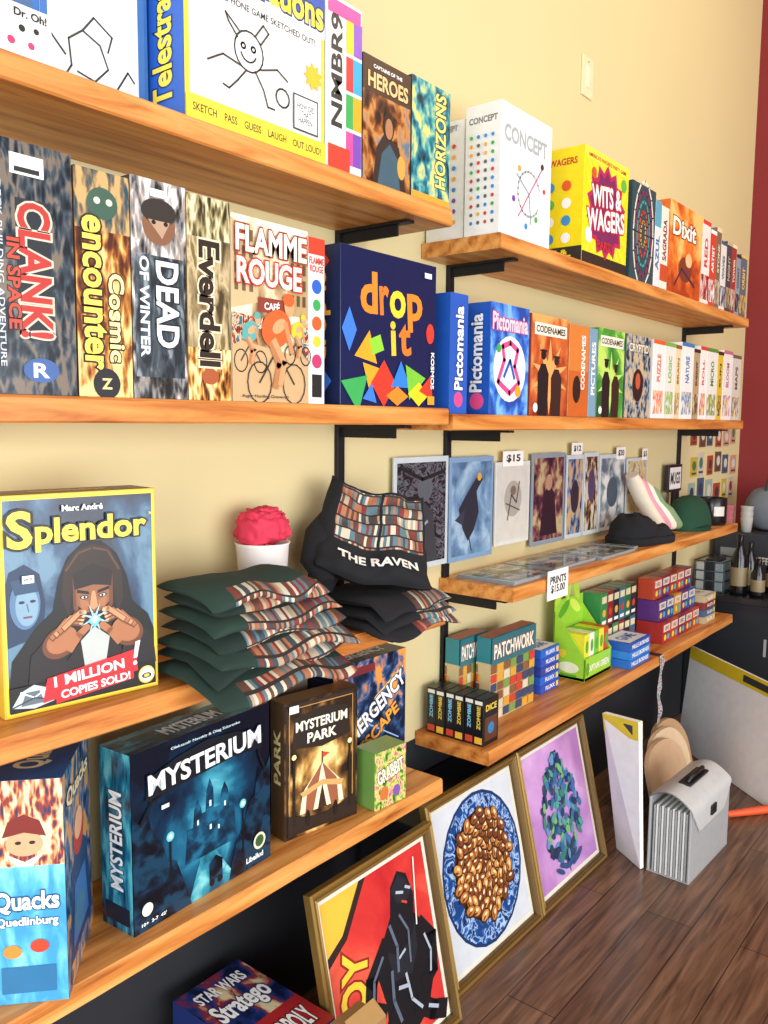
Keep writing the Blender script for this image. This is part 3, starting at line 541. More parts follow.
# ---------------------------------------------------------------- L4
myst = A('myst', [(.15, '#040f20'), (.38, '#0b2e4a'), (.55, '#186080'), (.72, '#46a2b6'), (.9, '#a8dfe4')], 2.6, k=.6, off=-.10, dist=.8, rad=(1.1, .53, .50), vor=.15)
DK = A('dksil', [(.3, '#050d18'), (.5, '#0b2033'), (.7, '#123a52')], 7, vor=.4); CS = A('castle', [(.3, '#0a263c'), (.6, '#11415e'), (.8, '#1c6484')], 8, vor=.4)
gbox('ghost_mystery_game_box', .749, -.200, L4, .318, .078, .302, P('#0f2e46', .25), rot=3.5,
     L=[('r', 0, 0, 1, 1, A('mystl', [(.2, '#0a2438'), (.5, '#1c6a86'), (.8, '#57b4c0')], 4, vor=.3)), ('t', 'MYSTERIUM', .5, .5, .55, .42, '#f2fafa', 90, '#06121e'), ('r', .1, .04, .8, .1, '#0a1c30')],
     T=[('r', 0, 0, 1, 1, A('mystt', [(.2, '#0a1c2c'), (.5, '#184a62'), (.8, '#3a8a9a')], 4)), ('t', 'MYSTERIUM', .5, .5, .4, .45, '#e8f4f4', 0, '#06121e')],
     F=[('r', 0, 0, 1, 1, myst),
        ('p', [(.34, .24), (.36, .44), (.40, .44), (.41, .54), (.435, .60), (.46, .54), (.465, .50), (.49, .50), (.50, .62), (.525, .69), (.55, .62), (.555, .50), (.60, .50), (.61, .58), (.635, .63), (.66, .58), (.67, .46), (.71, .46), (.72, .24)], CS),
        ('r', .43, .44, .012, .03, '#d8f8f0'), ('r', .52, .52, .014, .035, '#d8f8f0'), ('r', .52, .38, .014, .03, '#d8f8f0'), ('r', .63, .48, .012, .03, '#d8f8f0'), ('r', .58, .36, .012, .025, '#d8f8f0'),
        ('p', [(.36, 0), (.45, .24), (.56, .24), (.72, 0)], A('path', [(.3, '#155068'), (.6, '#2f8ca2'), (.8, '#78c8cc')], 6, vor=.3)), ('p', [(.51, .06), (.51, .17), (.56, .21), (.61, .17), (.61, .06)], DK), ('c', .53, .05, .02, '#050d18'), ('c', .59, .05, .02, '#050d18'),
        ('p', [(0, 0), (0, .66), (.05, .60), (.10, .64), (.13, .50), (.18, .46), (.22, .34), (.28, .30), (.33, .16), (.38, 0)], DK), ('p', [(1, 0), (1, .66), (.95, .58), (.9, .62), (.87, .46), (.82, .42), (.78, .30), (.72, .22), (.68, .1), (.66, 0)], DK),
        ('l', [(.24, .12), (.24, .44)], .004, '#040b14'), ('c', .24, .46, .026, '#6fc8cc'), ('c', .24, .46, .013, '#e8fffa'), ('l', [(.77, .12), (.77, .42)], .004, '#040b14'), ('c', .77, .44, .026, '#6fc8cc'), ('c', .77, .44, .013, '#e8fffa'),
        ('l', [(.05, .60), (.12, .70), (.10, .80)], .006, '#050d18'), ('l', [(.95, .60), (.90, .72), (.93, .82)], .006, '#050d18'), ('l', [(.12, .70), (.2, .72)], .004, '#050d18'),
        ('p', [(.08, .72), (.10, .84), (.3, .90), (.5, .93), (.7, .91), (.9, .86), (.93, .74), (.7, .76), (.5, .745), (.3, .73)], '#07101c'),
        ('t', 'MYSTERIUM', .51, .815, .82, .115, '#f4fafa', 2, '#02070e'), ('t', 'Oleksandr Nevskiy & Oleg Sidorenko', .5, .955, .5, .02, '#d8eef0'), ('c', .08, .12, .035, '#e8e4d0'), ('t', 'Libellud', .86, .06, .14, .035, '#e8f0f0'), ('c', .9, .15, .05, '#e4dcc0'), ('c', .9, .15, .035, '#3a5a34'),
        ('t', '10+  2-7  42\'', .12, .045, .16, .02, WH), sticker(.18, .64)])
qa = grim('quacks', '#14284a', '#2c5a8a', '#6a8098', '#d8a05a', 6)
# this box stands turned: narrow spine to the left, cover to the right
mb = MB(); W, D, H = .195, .105, .330
mb.box(0, 0, 0, W, D, H, P('#4aa3cf', .3))
decals(mb, Fr((0, 0, 0), (1, 0, 0), (0, 0, 1), W, H), [('r', 0, 0, 1, 1, qa), ('p', [(.1, .1), (.2, .5), (.5, .62), (.8, .5), (.95, .1)], '#24406a'), ('e', .5, .62, .2, .1, '#b8392b'), ('e', .5, .66, .15, .07, '#e7b58a'), ('p', [(.2, .15), (.3, .42), (.7, .42), (.8, .15)], '#3a6fb0'), ('e', .45, .25, .2, .08, '#4a7a9a'), ('t', 'Quacks', .5, .86, .8, .09, '#f0e0b0', 0, '#1a2038')])
decals(mb, Fr((0, D, 0), (0, -1, 0), (0, 0, 1), D, H), [('r', 0, 0, 1, 1, A('quackblue', [(.3, '#3f95c4'), (.5, '#55aed6'), (.75, '#86cce6')], 4, gv=.3)), ('r', 0, .62, 1, .38, grim('quacks2', '#2a3a5a', '#9a3a2a', '#d79a6a', '#e3d3b0', 8)), ('e', .5, .72, .24, .055, '#dba47c'), ('p', [(.22, .75), (.3, .82), (.5, .85), (.7, .82), (.78, .75), (.5, .77)], '#7a241e'), ('e', .42, .725, .04, .008, '#222222'), ('e', .60, .725, .04, .008, '#222222'), ('p', [(.25, .68), (.5, .64), (.75, .68), (.6, .62), (.4, .62)], '#e8e0d0'),
      ('t', 'Quacks', .5, .46, .84, .10, '#ffffff', 0, '#1c4a78'), ('t', 'Quedlinburg', .5, .37, .8, .05, '#ffffff', 0, '#1c4a78'), ('r', .15, .05, .7, .12, '#2c6f9c'), ('e', .3, .24, .12, .03, '#e08a3a'), ('e', .65, .26, .12, .03, '#c8452e')])
decals(mb, Fr((0, 0, H), (1, 0, 0), (0, 1, 0), W, D), [('r', 0, 0, 1, 1, '#1f4a80'), ('t', 'Quacks', .5, .5, .6, .5, '#f0e0b0')])
mb.build('potion_brewing_game_box', (.604, -.252, L4+.0005), (0, 0, math.radians(48)))
CR = '#f0dca0'
gbox('carnival_mystery_game_box', 1.120, -.166, L4, .188, .045, .280, P('#4a3522', .3), rot=-9,
     L=[('t', 'PARK', .5, .6, .4, .5, CR, 90)], T=[('r', 0, 0, 1, 1, '#6b4a2a')],
     F=[('r', 0, 0, 1, 1, A('park', [(.2, '#2a1c12'), (.42, '#6b4a26'), (.6, '#b78a48'), (.82, '#f3d990')], 3.4, rad=(1.0, .5, .42), vor=.3, off=-.05)),
        ('l', [(.04, .03), (.96, .03), (.96, .97), (.04, .97), (.04, .03)], .005, '#2a1a10'), ('l', [(.07, .05), (.93, .05), (.93, .95), (.07, .95), (.07, .05)], .002, '#b88a4a'), ('p', [(.1, .66), (.14, .88), (.5, .92), (.86, .88), (.9, .66), (.5, .62)], '#24160c'),
        ('t', 'MYSTERIUM', .5, .81, .70, .075, '#fbf2d8', 0, '#1a0f08'), ('t', 'PARK', .5, .71, .40, .075, '#fbf2d8', 0, '#1a0f08'),
        ('p', [(.2, .16), (.24, .32), (.5, .50), (.76, .32), (.8, .16)], '#f4e6c0'), ('p', [(.27, .16), (.3, .35), (.5, .50), (.38, .16)], '#98583a'), ('p', [(.62, .16), (.5, .50), (.70, .35), (.73, .16)], '#98583a'), ('p', [(.44, .16), (.5, .34), (.56, .16)], '#3a2214'), ('p', [(.2, .32), (.5, .37), (.8, .32), (.76, .28), (.5, .33), (.24, .28)], '#c8a060'),
        ('l', [(.5, .50), (.5, .58)], .003, '#3a2214'), ('p', [(.5, .58), (.6, .555), (.5, .53)], '#c8452e'), ('p', [(.04, .03), (.04, .18), (.3, .13), (.5, .11), (.7, .13), (.96, .18), (.96, .03)], '#241710'), ('l', [(.12, .1), (.12, .58)], .006, '#1a0f08'), ('l', [(.88, .1), (.88, .58)], .006, '#1a0f08'), ('c', .12, .60, .03, '#ffe9a0'), ('c', .88, .60, .03, '#ffe9a0'), ('e', .3, .12, .03, .06, '#120a06'), ('e', .68, .12, .03, .06, '#120a06'), sticker(.06, .92, .12)])
gbox('emergency_escape_game_box', 1.305, -.128, L4, .245, .085, .300, P('#131c33', .25), rot=-2,
     T=[('r', 0, 0, 1, 1, '#22304c'), ('t', 'EMERGENCY', .5, .5, .7, .4, '#e8f0f8')], L=[('r', .1, .1, .8, .8, '#1c2a48'), ('t', 'ESCAPE', .5, .5, .6, .4, WH, 90)],
     F=[('r', 0, 0, 1, 1, A('emerg', [(.25, '#0a1020'), (.5, '#16294a'), (.65, '#2f5888'), (.85, '#e89a4a')], 5, gv=.35, vor=.4)), ('l', [(.1, .3), (.3, .42), (.28, .5), (.6, .62), (.55, .68), (.95, .86)], .004, '#ffd27a'), ('l', [(.1, .7), (.35, .55), (.9, .3)], .003, '#8fb8e8'),
        ('t', 'EMERGENCY', .56, .60, .95, .13, '#ffffff', 30, '#0a1020'), ('t', 'ESCAPE', .62, .44, .6, .10, '#f0a03a', 30, '#0a1020'), ('r', .05, .9, .5, .06, '#7a2a2e')])
gbox('tiny_garden_game_box', 1.335, -.220, L4, .098, .06, .127, P('#6f9a4a', .3), rot=-5,
     F=[('r', 0, 0, 1, 1, A('garden', [(.2, '#2c5a2a'), (.45, '#8ab04a'), (.6, '#e8d27a'), (.8, '#c85a8a')], 6, vor=.4)), ('t', 'GRABBIT', .5, .6, .84, .25, '#fff6d8', 12, '#3a2a10'), ('e', .3, .25, .14, .12, '#c8703a'), ('e', .7, .22, .12, .1, '#7a5aa0')], T=[('r', 0, 0, 1, 1, '#8aa85a')])
gbox('party_game_box', 1.10, -.085, L4, .17, .06, .30, '#5a5348', F=[('r', 0, 0, 1, 1, '#6b6252')], T=[('r', .05, .1, .9, .8, '#8a7f68')])

# ---------------------------------------------------------------- R4 goods
pw = [('r', 0, 0, 1, .7, '#c9b88a')] + [('r', .01+.14*i, .02+.11*j, .13, .10, random.choice(['#c8452e', '#2f8f9a', '#d8a23a', '#7a9a4a', '#d8ccb0', '#3a4a6a', '#8a5a3a'])) for i in range(7) for j in range(6)]
for x, y, w in ((1.885, -.066, .14), (1.952, -.125, .25)):
    gbox('quilting_game_box', x, y, R4, w, .045, .24, P('#2b7f88', .3), F=pw + [('r', 0, .68, 1, .32, '#2f6f78'), ('t', 'PATCHWORK', .5, .83, .9, .18, '#f7f0dc', 0, '#8c3020')], T=[('r', 0, 0, 1, 1, '#9c3a2c')], L=pw[:12])
mb = MB()
for k in range(6):
    y0 = -.205+.030*k; x0 = 1.792+.002*(k % 2)
    mb.box(x0, y0, R4+.0005, x0+.075, y0+.028, R4+.125, P('#14161c', .3))
    decals(mb, Fr((x0, y0+.028, R4), (0, -1, 0), (0, 0, 1), .028, .125), [('t', 'ZOMBIE', .5, .6, .5, .4, '#7fc7e8' if k % 2 else '#e8c84a', 90), ('r', .1, .05, .8, .14, '#c8452e' if k % 2 else '#e8b23a'), ('r', .1, .88, .8, .08, '#e8e4da')])
    decals(mb, Fr((x0, y0, R4), (1, 0, 0), (0, 0, 1), .075, .125), [('r', .1, .1, .8, .5, '#5a3420'), ('t', 'DICE', .5, .8, .7, .14, '#e8c84a'), ('c', .5, .35, .2, '#2a7ab0')])
mb.build('mini_card_game_row')
def stack(name, x0, y0, w, d, hs, cols, z0=R4, fd=None):
    mb = MB(); z = z0+.0005
    for k, h in enumerate(hs):
        o = random.uniform(-.003, .003); c = cols[k % len(cols)]
        mb.box(x0+o, y0, z, x0+o+w, y0+d, z+h-.001, P(c, .3))
        decals(mb, Fr((x0+o, y0, z), (1, 0, 0), (0, 0, 1), w, h), [('r', .03, .12, .94, .7, c)]+(fd or [('t', 'FLUXX', .5, .5, .5, .45, WH), ('r', .82, .2, .12, .6, '#f0d04a')]))
        decals(mb, Fr((x0+o, y0, z+h-.001), (1, 0, 0), (0, 1, 0), w, d), [('r', .06, .08, .88, .84, '#e8eef4'), ('t', 'GAME', .5, .5, .6, .4, c)])
        z += h
    return mb.build(name)
stack('pocket_game_stack', 2.262, -.118, .12, .085, [.028]*5, ['#2f52b8', '#2864c8', '#35459c'])
# green display stand
mb = MB(); G = P('#9ad23a', .4); G2 = '#5aa62a'
mb.box(2.47, -.165, R4+.0005, 2.675, -.05, R4+.012, G); mb.box(2.47, -.055, R4+.0005, 2.675, -.05, R4+.25, G); mb.box(2.47, -.165, R4+.0005, 2.675, -.16, R4+.075, G)
for x in (2.47, 2.67):
    mb.add([(x, -.165, R4+.0005), (x+.005, -.165, R4+.0005), (x+.005, -.05, R4+.0005), (x, -.05, R4+.0005), (x, -.165, R4+.075), (x+.005, -.165, R4+.075), (x+.005, -.05, R4+.22), (x, -.05, R4+.22)], [[0, 1, 5, 4], [1, 2, 6, 5], [2, 3, 7, 6], [3, 0, 4, 7], [4, 5, 6, 7]], G)
decals(mb, Fr((2.47, -.05, R4), (0, -1, 0), (0, 0, 1), .115, .2), [('e', .5, .2, .32, .09, '#e8f0d0'), ('r', .25, .05, .5, .04, G2), ('e', .3, .42, .12, .07, '#e8d43a')])
for k in range(5):
    mb.box(2.485+.037*k, -.155, R4+.012, 2.519+.037*k, -.062, R4+.15, P(['#e8e23a', '#f4f0e0', '#7ac23a', '#e8e23a', '#c8502a'][k], .3))
    decals(mb, Fr((2.485+.037*k, -.155, R4+.012), (1, 0, 0), (0, 0, 1), .034, .138), [('e', .5, .7, .3, .15, G2), ('r', .1, .05, .8, .3, '#3a7a2a')])
decals(mb, Fr((2.47, -.165, R4), (1, 0, 0), (0, 0, 1), .205, .075), [('t', 'CAPTAIN GREEN', .5, .5, .8, .3, '#f6f4e0'), ('e', .1, .5, .06, .3, G2)])
decals(mb, Fr((2.47, -.055, R4), (1, 0, 0), (0, 0, 1), .205, .25), [('e', .3, .86, .22, .07, G2, 30), ('e', .7, .86, .22, .07, '#d8f05a', -30)])
for (cx, cz, a) in ((2.50, .27, 50), (2.56, .285, 85), (2.62, .27, 120)):
    ca, sa = math.cos(math.radians(a)), math.sin(math.radians(a)); pts = []
    for q in range(12):
        t = q/12*2*math.pi; u = .045*math.cos(t); v = .018*math.sin(t); pts.append((cx+u*ca-v*sa, -.0525, R4+cz+u*sa+v*ca))
    mb.add(pts+[(p[0], p[1]-.003, p[2]) for p in pts], [list(range(12)), list(range(12, 24))]+[[q, (q+1) % 12, 12+(q+1) % 12, 12+q] for q in range(12)], P('#b8e04a'))
mb.build('card_game_display_stand')
stack('racing_card_game_stack', 2.70, -.222, .175, .11, [.030]*3, ['#2b6fc8', '#2f7fd8', '#2459b8'], fd=[('t', 'MILLE BORNES', .5, .5, .85, .5, WH)])
mb = MB()
for r in range(2):
    for k in range(6):
        x0 = 2.715+.052*k; c = ['#2c6a3a', '#26282e', '#3a8a4a', '#8c2a2c', '#26282e', '#2f6f8a'][(k+r*2) % 6]; zz = R4+.0005+r*.122
        mb.box(x0, -.105, zz, x0+.049, -.03, zz+.12, P(c, .3))
        decals(mb, Fr((x0, -.105, zz), (1, 0, 0), (0, 0, 1), .049, .12), [('r', .1, .7, .8, .2, '#e8dcb0'), ('c', .5, .4, .28, '#c8452e' if k % 2 else '#e8b23a'), ('r', .15, .08, .7, .1, WH)])
mb.build('card_deck_display')
mb = MB()
for r in range(3):
    for k in range(5):
        x0 = 3.10+.082*k; c = ['#a8302c', '#5a3278', '#b8452e', '#2f4f9a', '#7c2650', '#c8902e'][(k*2+r) % 6]; zz = R4+.0005+r*.082
        mb.box(x0, -.185+.02*r, zz, x0+.079, -.08, zz+.08, P(c, .3))
        decals(mb, Fr((x0, -.185+.02*r, zz), (1, 0, 0), (0, 0, 1), .079, .08), [('r', .08, .55, .84, .35, '#e0d4c0'), ('t', 'UNO', .5, .72, .5, .2, c), ('c', .3, .28, .15, '#f0d04a'), ('c', .7, .28, .15, '#4ab0d8')])
mb.build('playing_card_box_display')
stack('pocket_game_stack', 3.53, -.20, .14, .12, [.03]*4, ['#c8b48a', '#4a6a8a', '#8c3a34'])
# patterned lanyard hanging over the shelf edge
mb = MB(); rows = [[(2.93+.010*math.sin(i*.5)+s*.034, -.2385-.004*math.sin(i*.9)*s, R4+.002-.0135*i) for s in (0, 1)] for i in range(20)]
mb.grid(rows, A('lanyard', [(.3, '#1c2430'), (.45, '#2f8f7a'), (.55, '#f0efe8'), (.7, '#c85a8a')], 14, sy=3)); mb.add([(2.93, -.2385, R4+.002), (2.964, -.2385, R4+.002), (2.964, -.15, R4+.002), (2.93, -.15, R4+.002)], [[0, 1, 2, 3]], '#1c2430'); mb.build('patterned_lanyard')

# ---------------------------------------------------------------- prints on the wall above R3 + shelf
def sleeve(x0, x1, z0, z1, art, dec=(), border='#c9d2d6'):
    mb = MB(); mb.box(x0, -.019, z0, x1, -.0135, z1, P(border, .1), .0005); mb.box((x0+x1)/2-.01, -.0135, z1-.04, (x0+x1)/2+.01, -.0005, z1-.02, IRON, 0)
    w = x1-x0; h = z1-z0; decals(mb, Fr((x0, -.019, z0), (1, 0, 0), (0, 0, 1), w, h), [('r', .05, .05, .9, .9, art)]+list(dec)); mb.build('art_print')
a1 = A('etch', [(.3, '#1c1e22'), (.45, '#3a4048'), (.55, '#6a7076'), (.7, '#24262a')], 9, sx=.5, dist=2.5)
sleeve(1.65, 1.888, .968, 1.262, a1, [('p', [(.2, .05), (.3, .45), (.5, .62), (.7, .5), (.8, .05)], '#3a3e44'), ('e', .55, .72, .14, .12, '#5a5f66'), ('l', [(.15, .9), (.5, .8), (.9, .86)], .01, '#1c1e22'), ('l', [(.3, .3), (.6, .42)], .008, '#9aa0a6')])
sleeve(1.895, 2.122, .966, 1.256, A('bluebird', [(.3, '#4a6a8c'), (.55, '#6f93b4'), (.8, '#a0bcd0')], 3), [('p', [(.3, .3), (.2, .5), (.35, .62), (.6, .8), (.75, .78), (.6, .66), (.66, .45), (.55, .28), (.42, .18)], '#242c38'), ('p', [(.35, .5), (.12, .4), (.3, .34)], '#303a46'), ('e', .66, .8, .05, .04, '#d8a23a'), ('l', [(.45, .2), (.5, .08)], .004, '#242c38')], '#7f9fc0')
sleeve(2.135, 2.34, .985, 1.235, P('#d0ccc2', .3), [('e', .5, .55, .25, .22, '#a9a498'), ('l', [(.35, .3), (.45, .6), (.6, .5), (.68, .75)], .006, '#4a4844'), ('l', [(.3, .5), (.7, .4)], .004, '#4a4844'), ('e', .5, .65, .08, .06, '#7a6a5a')], '#d8d8d2')
sleeve(2.355, 2.58, .96, 1.255, A('pr4', [(.25, '#1f1a2a'), (.45, '#4a2a3a'), (.6, '#80504a'), (.8, '#b8a47a')], 4, vor=.4), [('p', [(.25, .1), (.35, .55), (.5, .68), (.68, .55), (.78, .1)], '#2a1824'), ('e', .5, .68, .1, .09, '#b0866a')], '#8a96a0')
sleeve(2.595, 2.72, .96, 1.245, A('pr5', [(.3, '#2a3a5a'), (.5, '#7a8aa8'), (.7, '#c8a06a')], 5, vor=.4), [('e', .5, .5, .25, .2, '#2a2430')])
sleeve(2.73, 2.845, .96, 1.25, A('pr6', [(.3, '#3a2a1a'), (.5, '#8a6a4a'), (.7, '#c8c0b0')], 5, vor=.4), [('e', .5, .6, .25, .2, '#4a3a5a')])
sleeve(2.855, 3.08, .96, 1.24, A('pr7', [(.3, '#5a6a78'), (.5, '#98a0a4'), (.7, '#d4d4d0')], 4), [('e', .5, .5, .22, .2, '#3a4a5a')])
sleeve(3.10, 3.30, 1.0, 1.22, A('pr8', [(.3, '#c8b070'), (.5, '#d8c8a0'), (.7, '#8a8a6a')], 4), [('e', .5, .5, .2, .2, '#a85a3a')])
for mt_ in bpy.data.materials:
    if mt_.name.startswith(('art_pr', 'art_etch', 'art_bluebird')): mt_.node_tree.nodes['Principled BSDF'].inputs['Roughness'].default_value = .1
def tag(x, z, t, w=.09, h=.045, y=-.011):
    mb = MB(); mb.box(x, y, z, x+w, y+.002, z+h, P('#f4f2ea', .5), 0); decals(mb, Fr((x, y, z), (1, 0, 0), (0, 0, 1), w, h), [('t', t, .5, .5, .7, .55, '#222222')]); mb.build('price_tag')
tag(2.17, 1.222, '$15', .12, .045, -.0225); tag(2.62, 1.246, '$12', .08, .04, -.0225); tag(2.99, 1.22, '$20', .08, .045, -.0225); tag(3.24, 1.21, '$5', .05, .045, -.0225)
mb = MB(); mb.box(2.05, -.243, R3-.06, 2.17, -.2405, R3+.022, P('#f6f4ee', .5), 0); decals(mb, Fr((2.05, -.243, R3-.06), (1, 0, 0), (0, 0, 1), .12, .082), [('t', 'PRINTS\n$15.00', .5, .5, .8, .6, '#1a1a1a')]); mb.build('price_tag')
mb = MB(); z = R3+.0005
for x, y, w, d, r in ((1.91, -.215, .23, .18, 3), (2.16, -.20, .28, .165, -4), (2.46, -.215, .26, .18, 5), (2.735, -.20, .04, .165, 0)):
    for k in range(3):
        zz = z+k*.003; mb.box(x+.004*k, y, zz, x+.004*k+w, y+d, zz+.0026, P('#98a2a6', .12), 0)
    decals(mb, Fr((x+.008, y, zz+.0026), (1, 0, 0), (0, 1, 0), w, d), [('r', .06, .06, .88, .88, A('fl%d' % r, [(.3, '#33383e'), (.5, '#7a7a72'), (.7, '#c0b8a8')], 4, rough=.12))])
mb.build('art_print_stack')

# hats, socks, cap
mb = MB(); H0 = R3+.0005
for (cx, cy, rr, hh, col, sd) in ((2.91, -.13, .10, .10, '#101116', 1), (3.00, -.170, .08, .06, '#15161c', 3)):
    rows = []
    for i in range(13):
        a = math.pi/2*i/12; rw = []
        for k in range(36):
            b = 2*math.pi*k/36; r = rr*max(0, math.cos(a))**.6*(1+.08*noise.noise(Vector((math.cos(b)*2, math.sin(b)*2, i*.2+sd)))); rw.append((cx+r*1.25*math.cos(b), cy+min(r, .09)*math.sin(b)*.85, H0+hh*math.sin(a)*(1+.22*noise.noise(Vector((math.cos(b)*2, i*.3, sd))))))
        rows.append(rw)
    mb.grid(rows, P(col, .95), closed_u=True)
    mb.lathe([(rr*1.0, 0), (rr*1.05, .004), (rr*1.06, .022), (rr*1.0, .028), (rr*.95, .02)], (cx, cy, H0), P(col, .95), 36, 1.25, .85)
mb.build('knit_beanie')
mb = MB()
for k, c in enumerate(('#e4d6c0', '#d898a6', '#ece2d0', '#7d9a70')):
    x = 3.145+.030*k
    mb.tube([(x-.10, -.06-.008*k, H0+.235-.018*k), (x-.08, -.065-.01*k, H0+.205-.014*k), (x-.045, -.08-.01*k, H0+.145-.01*k), (x-.005, -.10-.01*k, H0+.085), (x+.03, -.12-.01*k, H0+.040), (x+.05, -.13-.01*k, H0+.034)], [.026, .034, .034, .036, .034, .022], P(c, .9), 14, flat=.8)
mb.build('sock_bundle')
mb = MB(); cx, cy = 3.47, -.135; rows = []; Rr = .118
for i in range(14):
    a = math.pi/2*i/13; ca = max(0, math.cos(a))**.7
    rows.append([(cx+Rr*ca*math.cos(2*math.pi*k/36)*1.1+.01*i/13, cy+.09*ca*math.sin(2*math.pi*k/36)*.95, H0+.135*math.sin(a)) for k in range(36)])
mb.grid(rows, P('#17432e', .9), closed_u=True)
rows = [[(cx-.02+.15*math.cos(t)*s*.6, cy-.02-.105*s*math.sin(t)*.8, H0+.024-.016*s+.012*math.sin(t)) for t in [math.pi*q/16 for q in range(17)]] for s in (.3, .6, .85, 1)]
mb.grid(rows, P('#123524', .9)); mb.lathe([(0, .139), (.008, .138), (.008, .134)], (cx+.01, cy, H0), P('#123524'), 12)
mb.build('visor_cap')
def mug(name, x, y, z, r, h, col, logo=None):
    mb = MB(); mb.lathe([(0, 0), (r*.92, 0), (r, .006), (r, h-.003), (r*.97, h), (r*.92, h-.003), (r*.9, .01), (0, .01)], (x, y, z), P(col, .25), 30)
    mb.tube([(x+r*.9, y, z+h*.8), (x+r*1.5, y, z+h*.82), (x+r*1.75, y, z+h*.5), (x+r*1.45, y, z+h*.2), (x+r*.9, y, z+h*.22)], .006, P(col, .25))
    if logo:
        rows = [[(x+(r+.0008)*math.cos(t), y+(r+.0008)*math.sin(t), z+h*q) for t in [math.radians(205+5*k) for k in range(10)]] for q in (.35, .7)]
        mb.grid(rows, P(logo))
    mb.build(name)
mug('coffee_mug', 3.69, -.160, R3+.0005, .060, .115, '#15151a', '#d8d4c8')
# mugs sign
mb = MB(); mb.box(3.50, -.035, R3+.14, 3.66, -.02, R3+.255, P('#1a1a1a'), .002); mb.box(3.575, -.03, R3+.0005, 3.605, -.02, R3+.145, P('#1a1a1a'), 0); mb.box(3.55, -.042, R3+.0005, 3.63, -.014, R3+.006, P('#1a1a1a'), 0)
decals(mb, Fr((3.50, -.035, R3+.14), (1, 0, 0), (0, 0, 1), .16, .115), [('r', .08, .1, .84, .8, '#f2f0ea'), ('t', 'MUGS', .5, .5, .7, .45, '#1a1a1a')]); mb.build('tabletop_sign')

# light switch
mb = MB(); mb.box(0, -.006, 0, .08, 0, .125, P('#e9dcb4', .4), .002); mb.box(.028, -.0085, .03, .052, -.005, .095, P('#f2e8c8', .35), .001); mb.box(.038, -.01, .108, .042, -.006, .112, P('#b0a890'), 0)
mb.build('light_switch', (2.64, -.0005, 2.42))
# postcards / flyers on the wall
mb = MB(); random.seed(3)
for i in range(6):
    for j in range(5):
        x = 3.85+.118*i+random.uniform(-.012, .012); z = .98+.135*j+random.uniform(-.01, .01); w = random.uniform(.075, .10); h = random.uniform(.08, .12)
        c = random.choice(['#b8a880', '#98b0a8', '#c89880', '#6a4a34', '#c8c4b8', '#3a5a7a', '#a84a30', '#c8b03a'])
        mb.box(x, -.004, z, x+w, -.0008, z+h, P(c), 0); decals(mb, Fr((x, -.004, z), (1, 0, 0), (0, 0, 1), w, h), [('e', .5, .55, .3, .25, random.choice(['#3a3a4a', '#a8352e', '#d4d0c8', '#3a7a56'])), ('r', .15, .1, .7, .1, '#444444')])
mb.build('wall_postcards')

# ---------------------------------------------------------------- floor level
slab('storage_bench', (1.53, -.185, 0), (2.40, -.015, .40), P('#0e0f12', .6), .004)
GOLD = P('#927237', .35, .5); GOLD2 = P('#5f461d', .4, .4)
def pframe(x0, yb, w, h, th, art, dec, mat='#e0dac8'):
    mb = MB(); f = .022
    prof = [(0, .022), (0, .004), (.004, 0), (.010, .002), (.014, .006), (.018, .004), (.022, .009), (.022, .022)]
    rows = []
    for o, d in prof:
        rows.append([(o, d, o), (w-o, d, o), (w-o, d, h-o), (o, d, h-o)])
    mb.grid(rows, GOLD, closed_u=True, smooth=False, matf=lambda i, j: GOLD2 if i in (3, 5, 6) else GOLD)
    mb.box(.002, .018, .002, w-.002, .023, h-.002, P('#3a2a1a'), 0)
    iw, ih = w-2*f, h-2*f
    decals(mb, Fr((f, .0175, f), (1, 0, 0), (0, 0, 1), iw, ih), [('r', 0, 0, 1, 1, mat), ('r', .03, .03, .94, .94, art)]+dec)
    a = -math.asin(th/h)
    mb.build('framed_picture', (x0, yb, .022*abs(math.sin(a))+.001), (a, 0, 0))
B1 = '#0e0f15'; B2 = '#1c2029'; HL = '#5c6678'; HL2 = '#aab4c2'
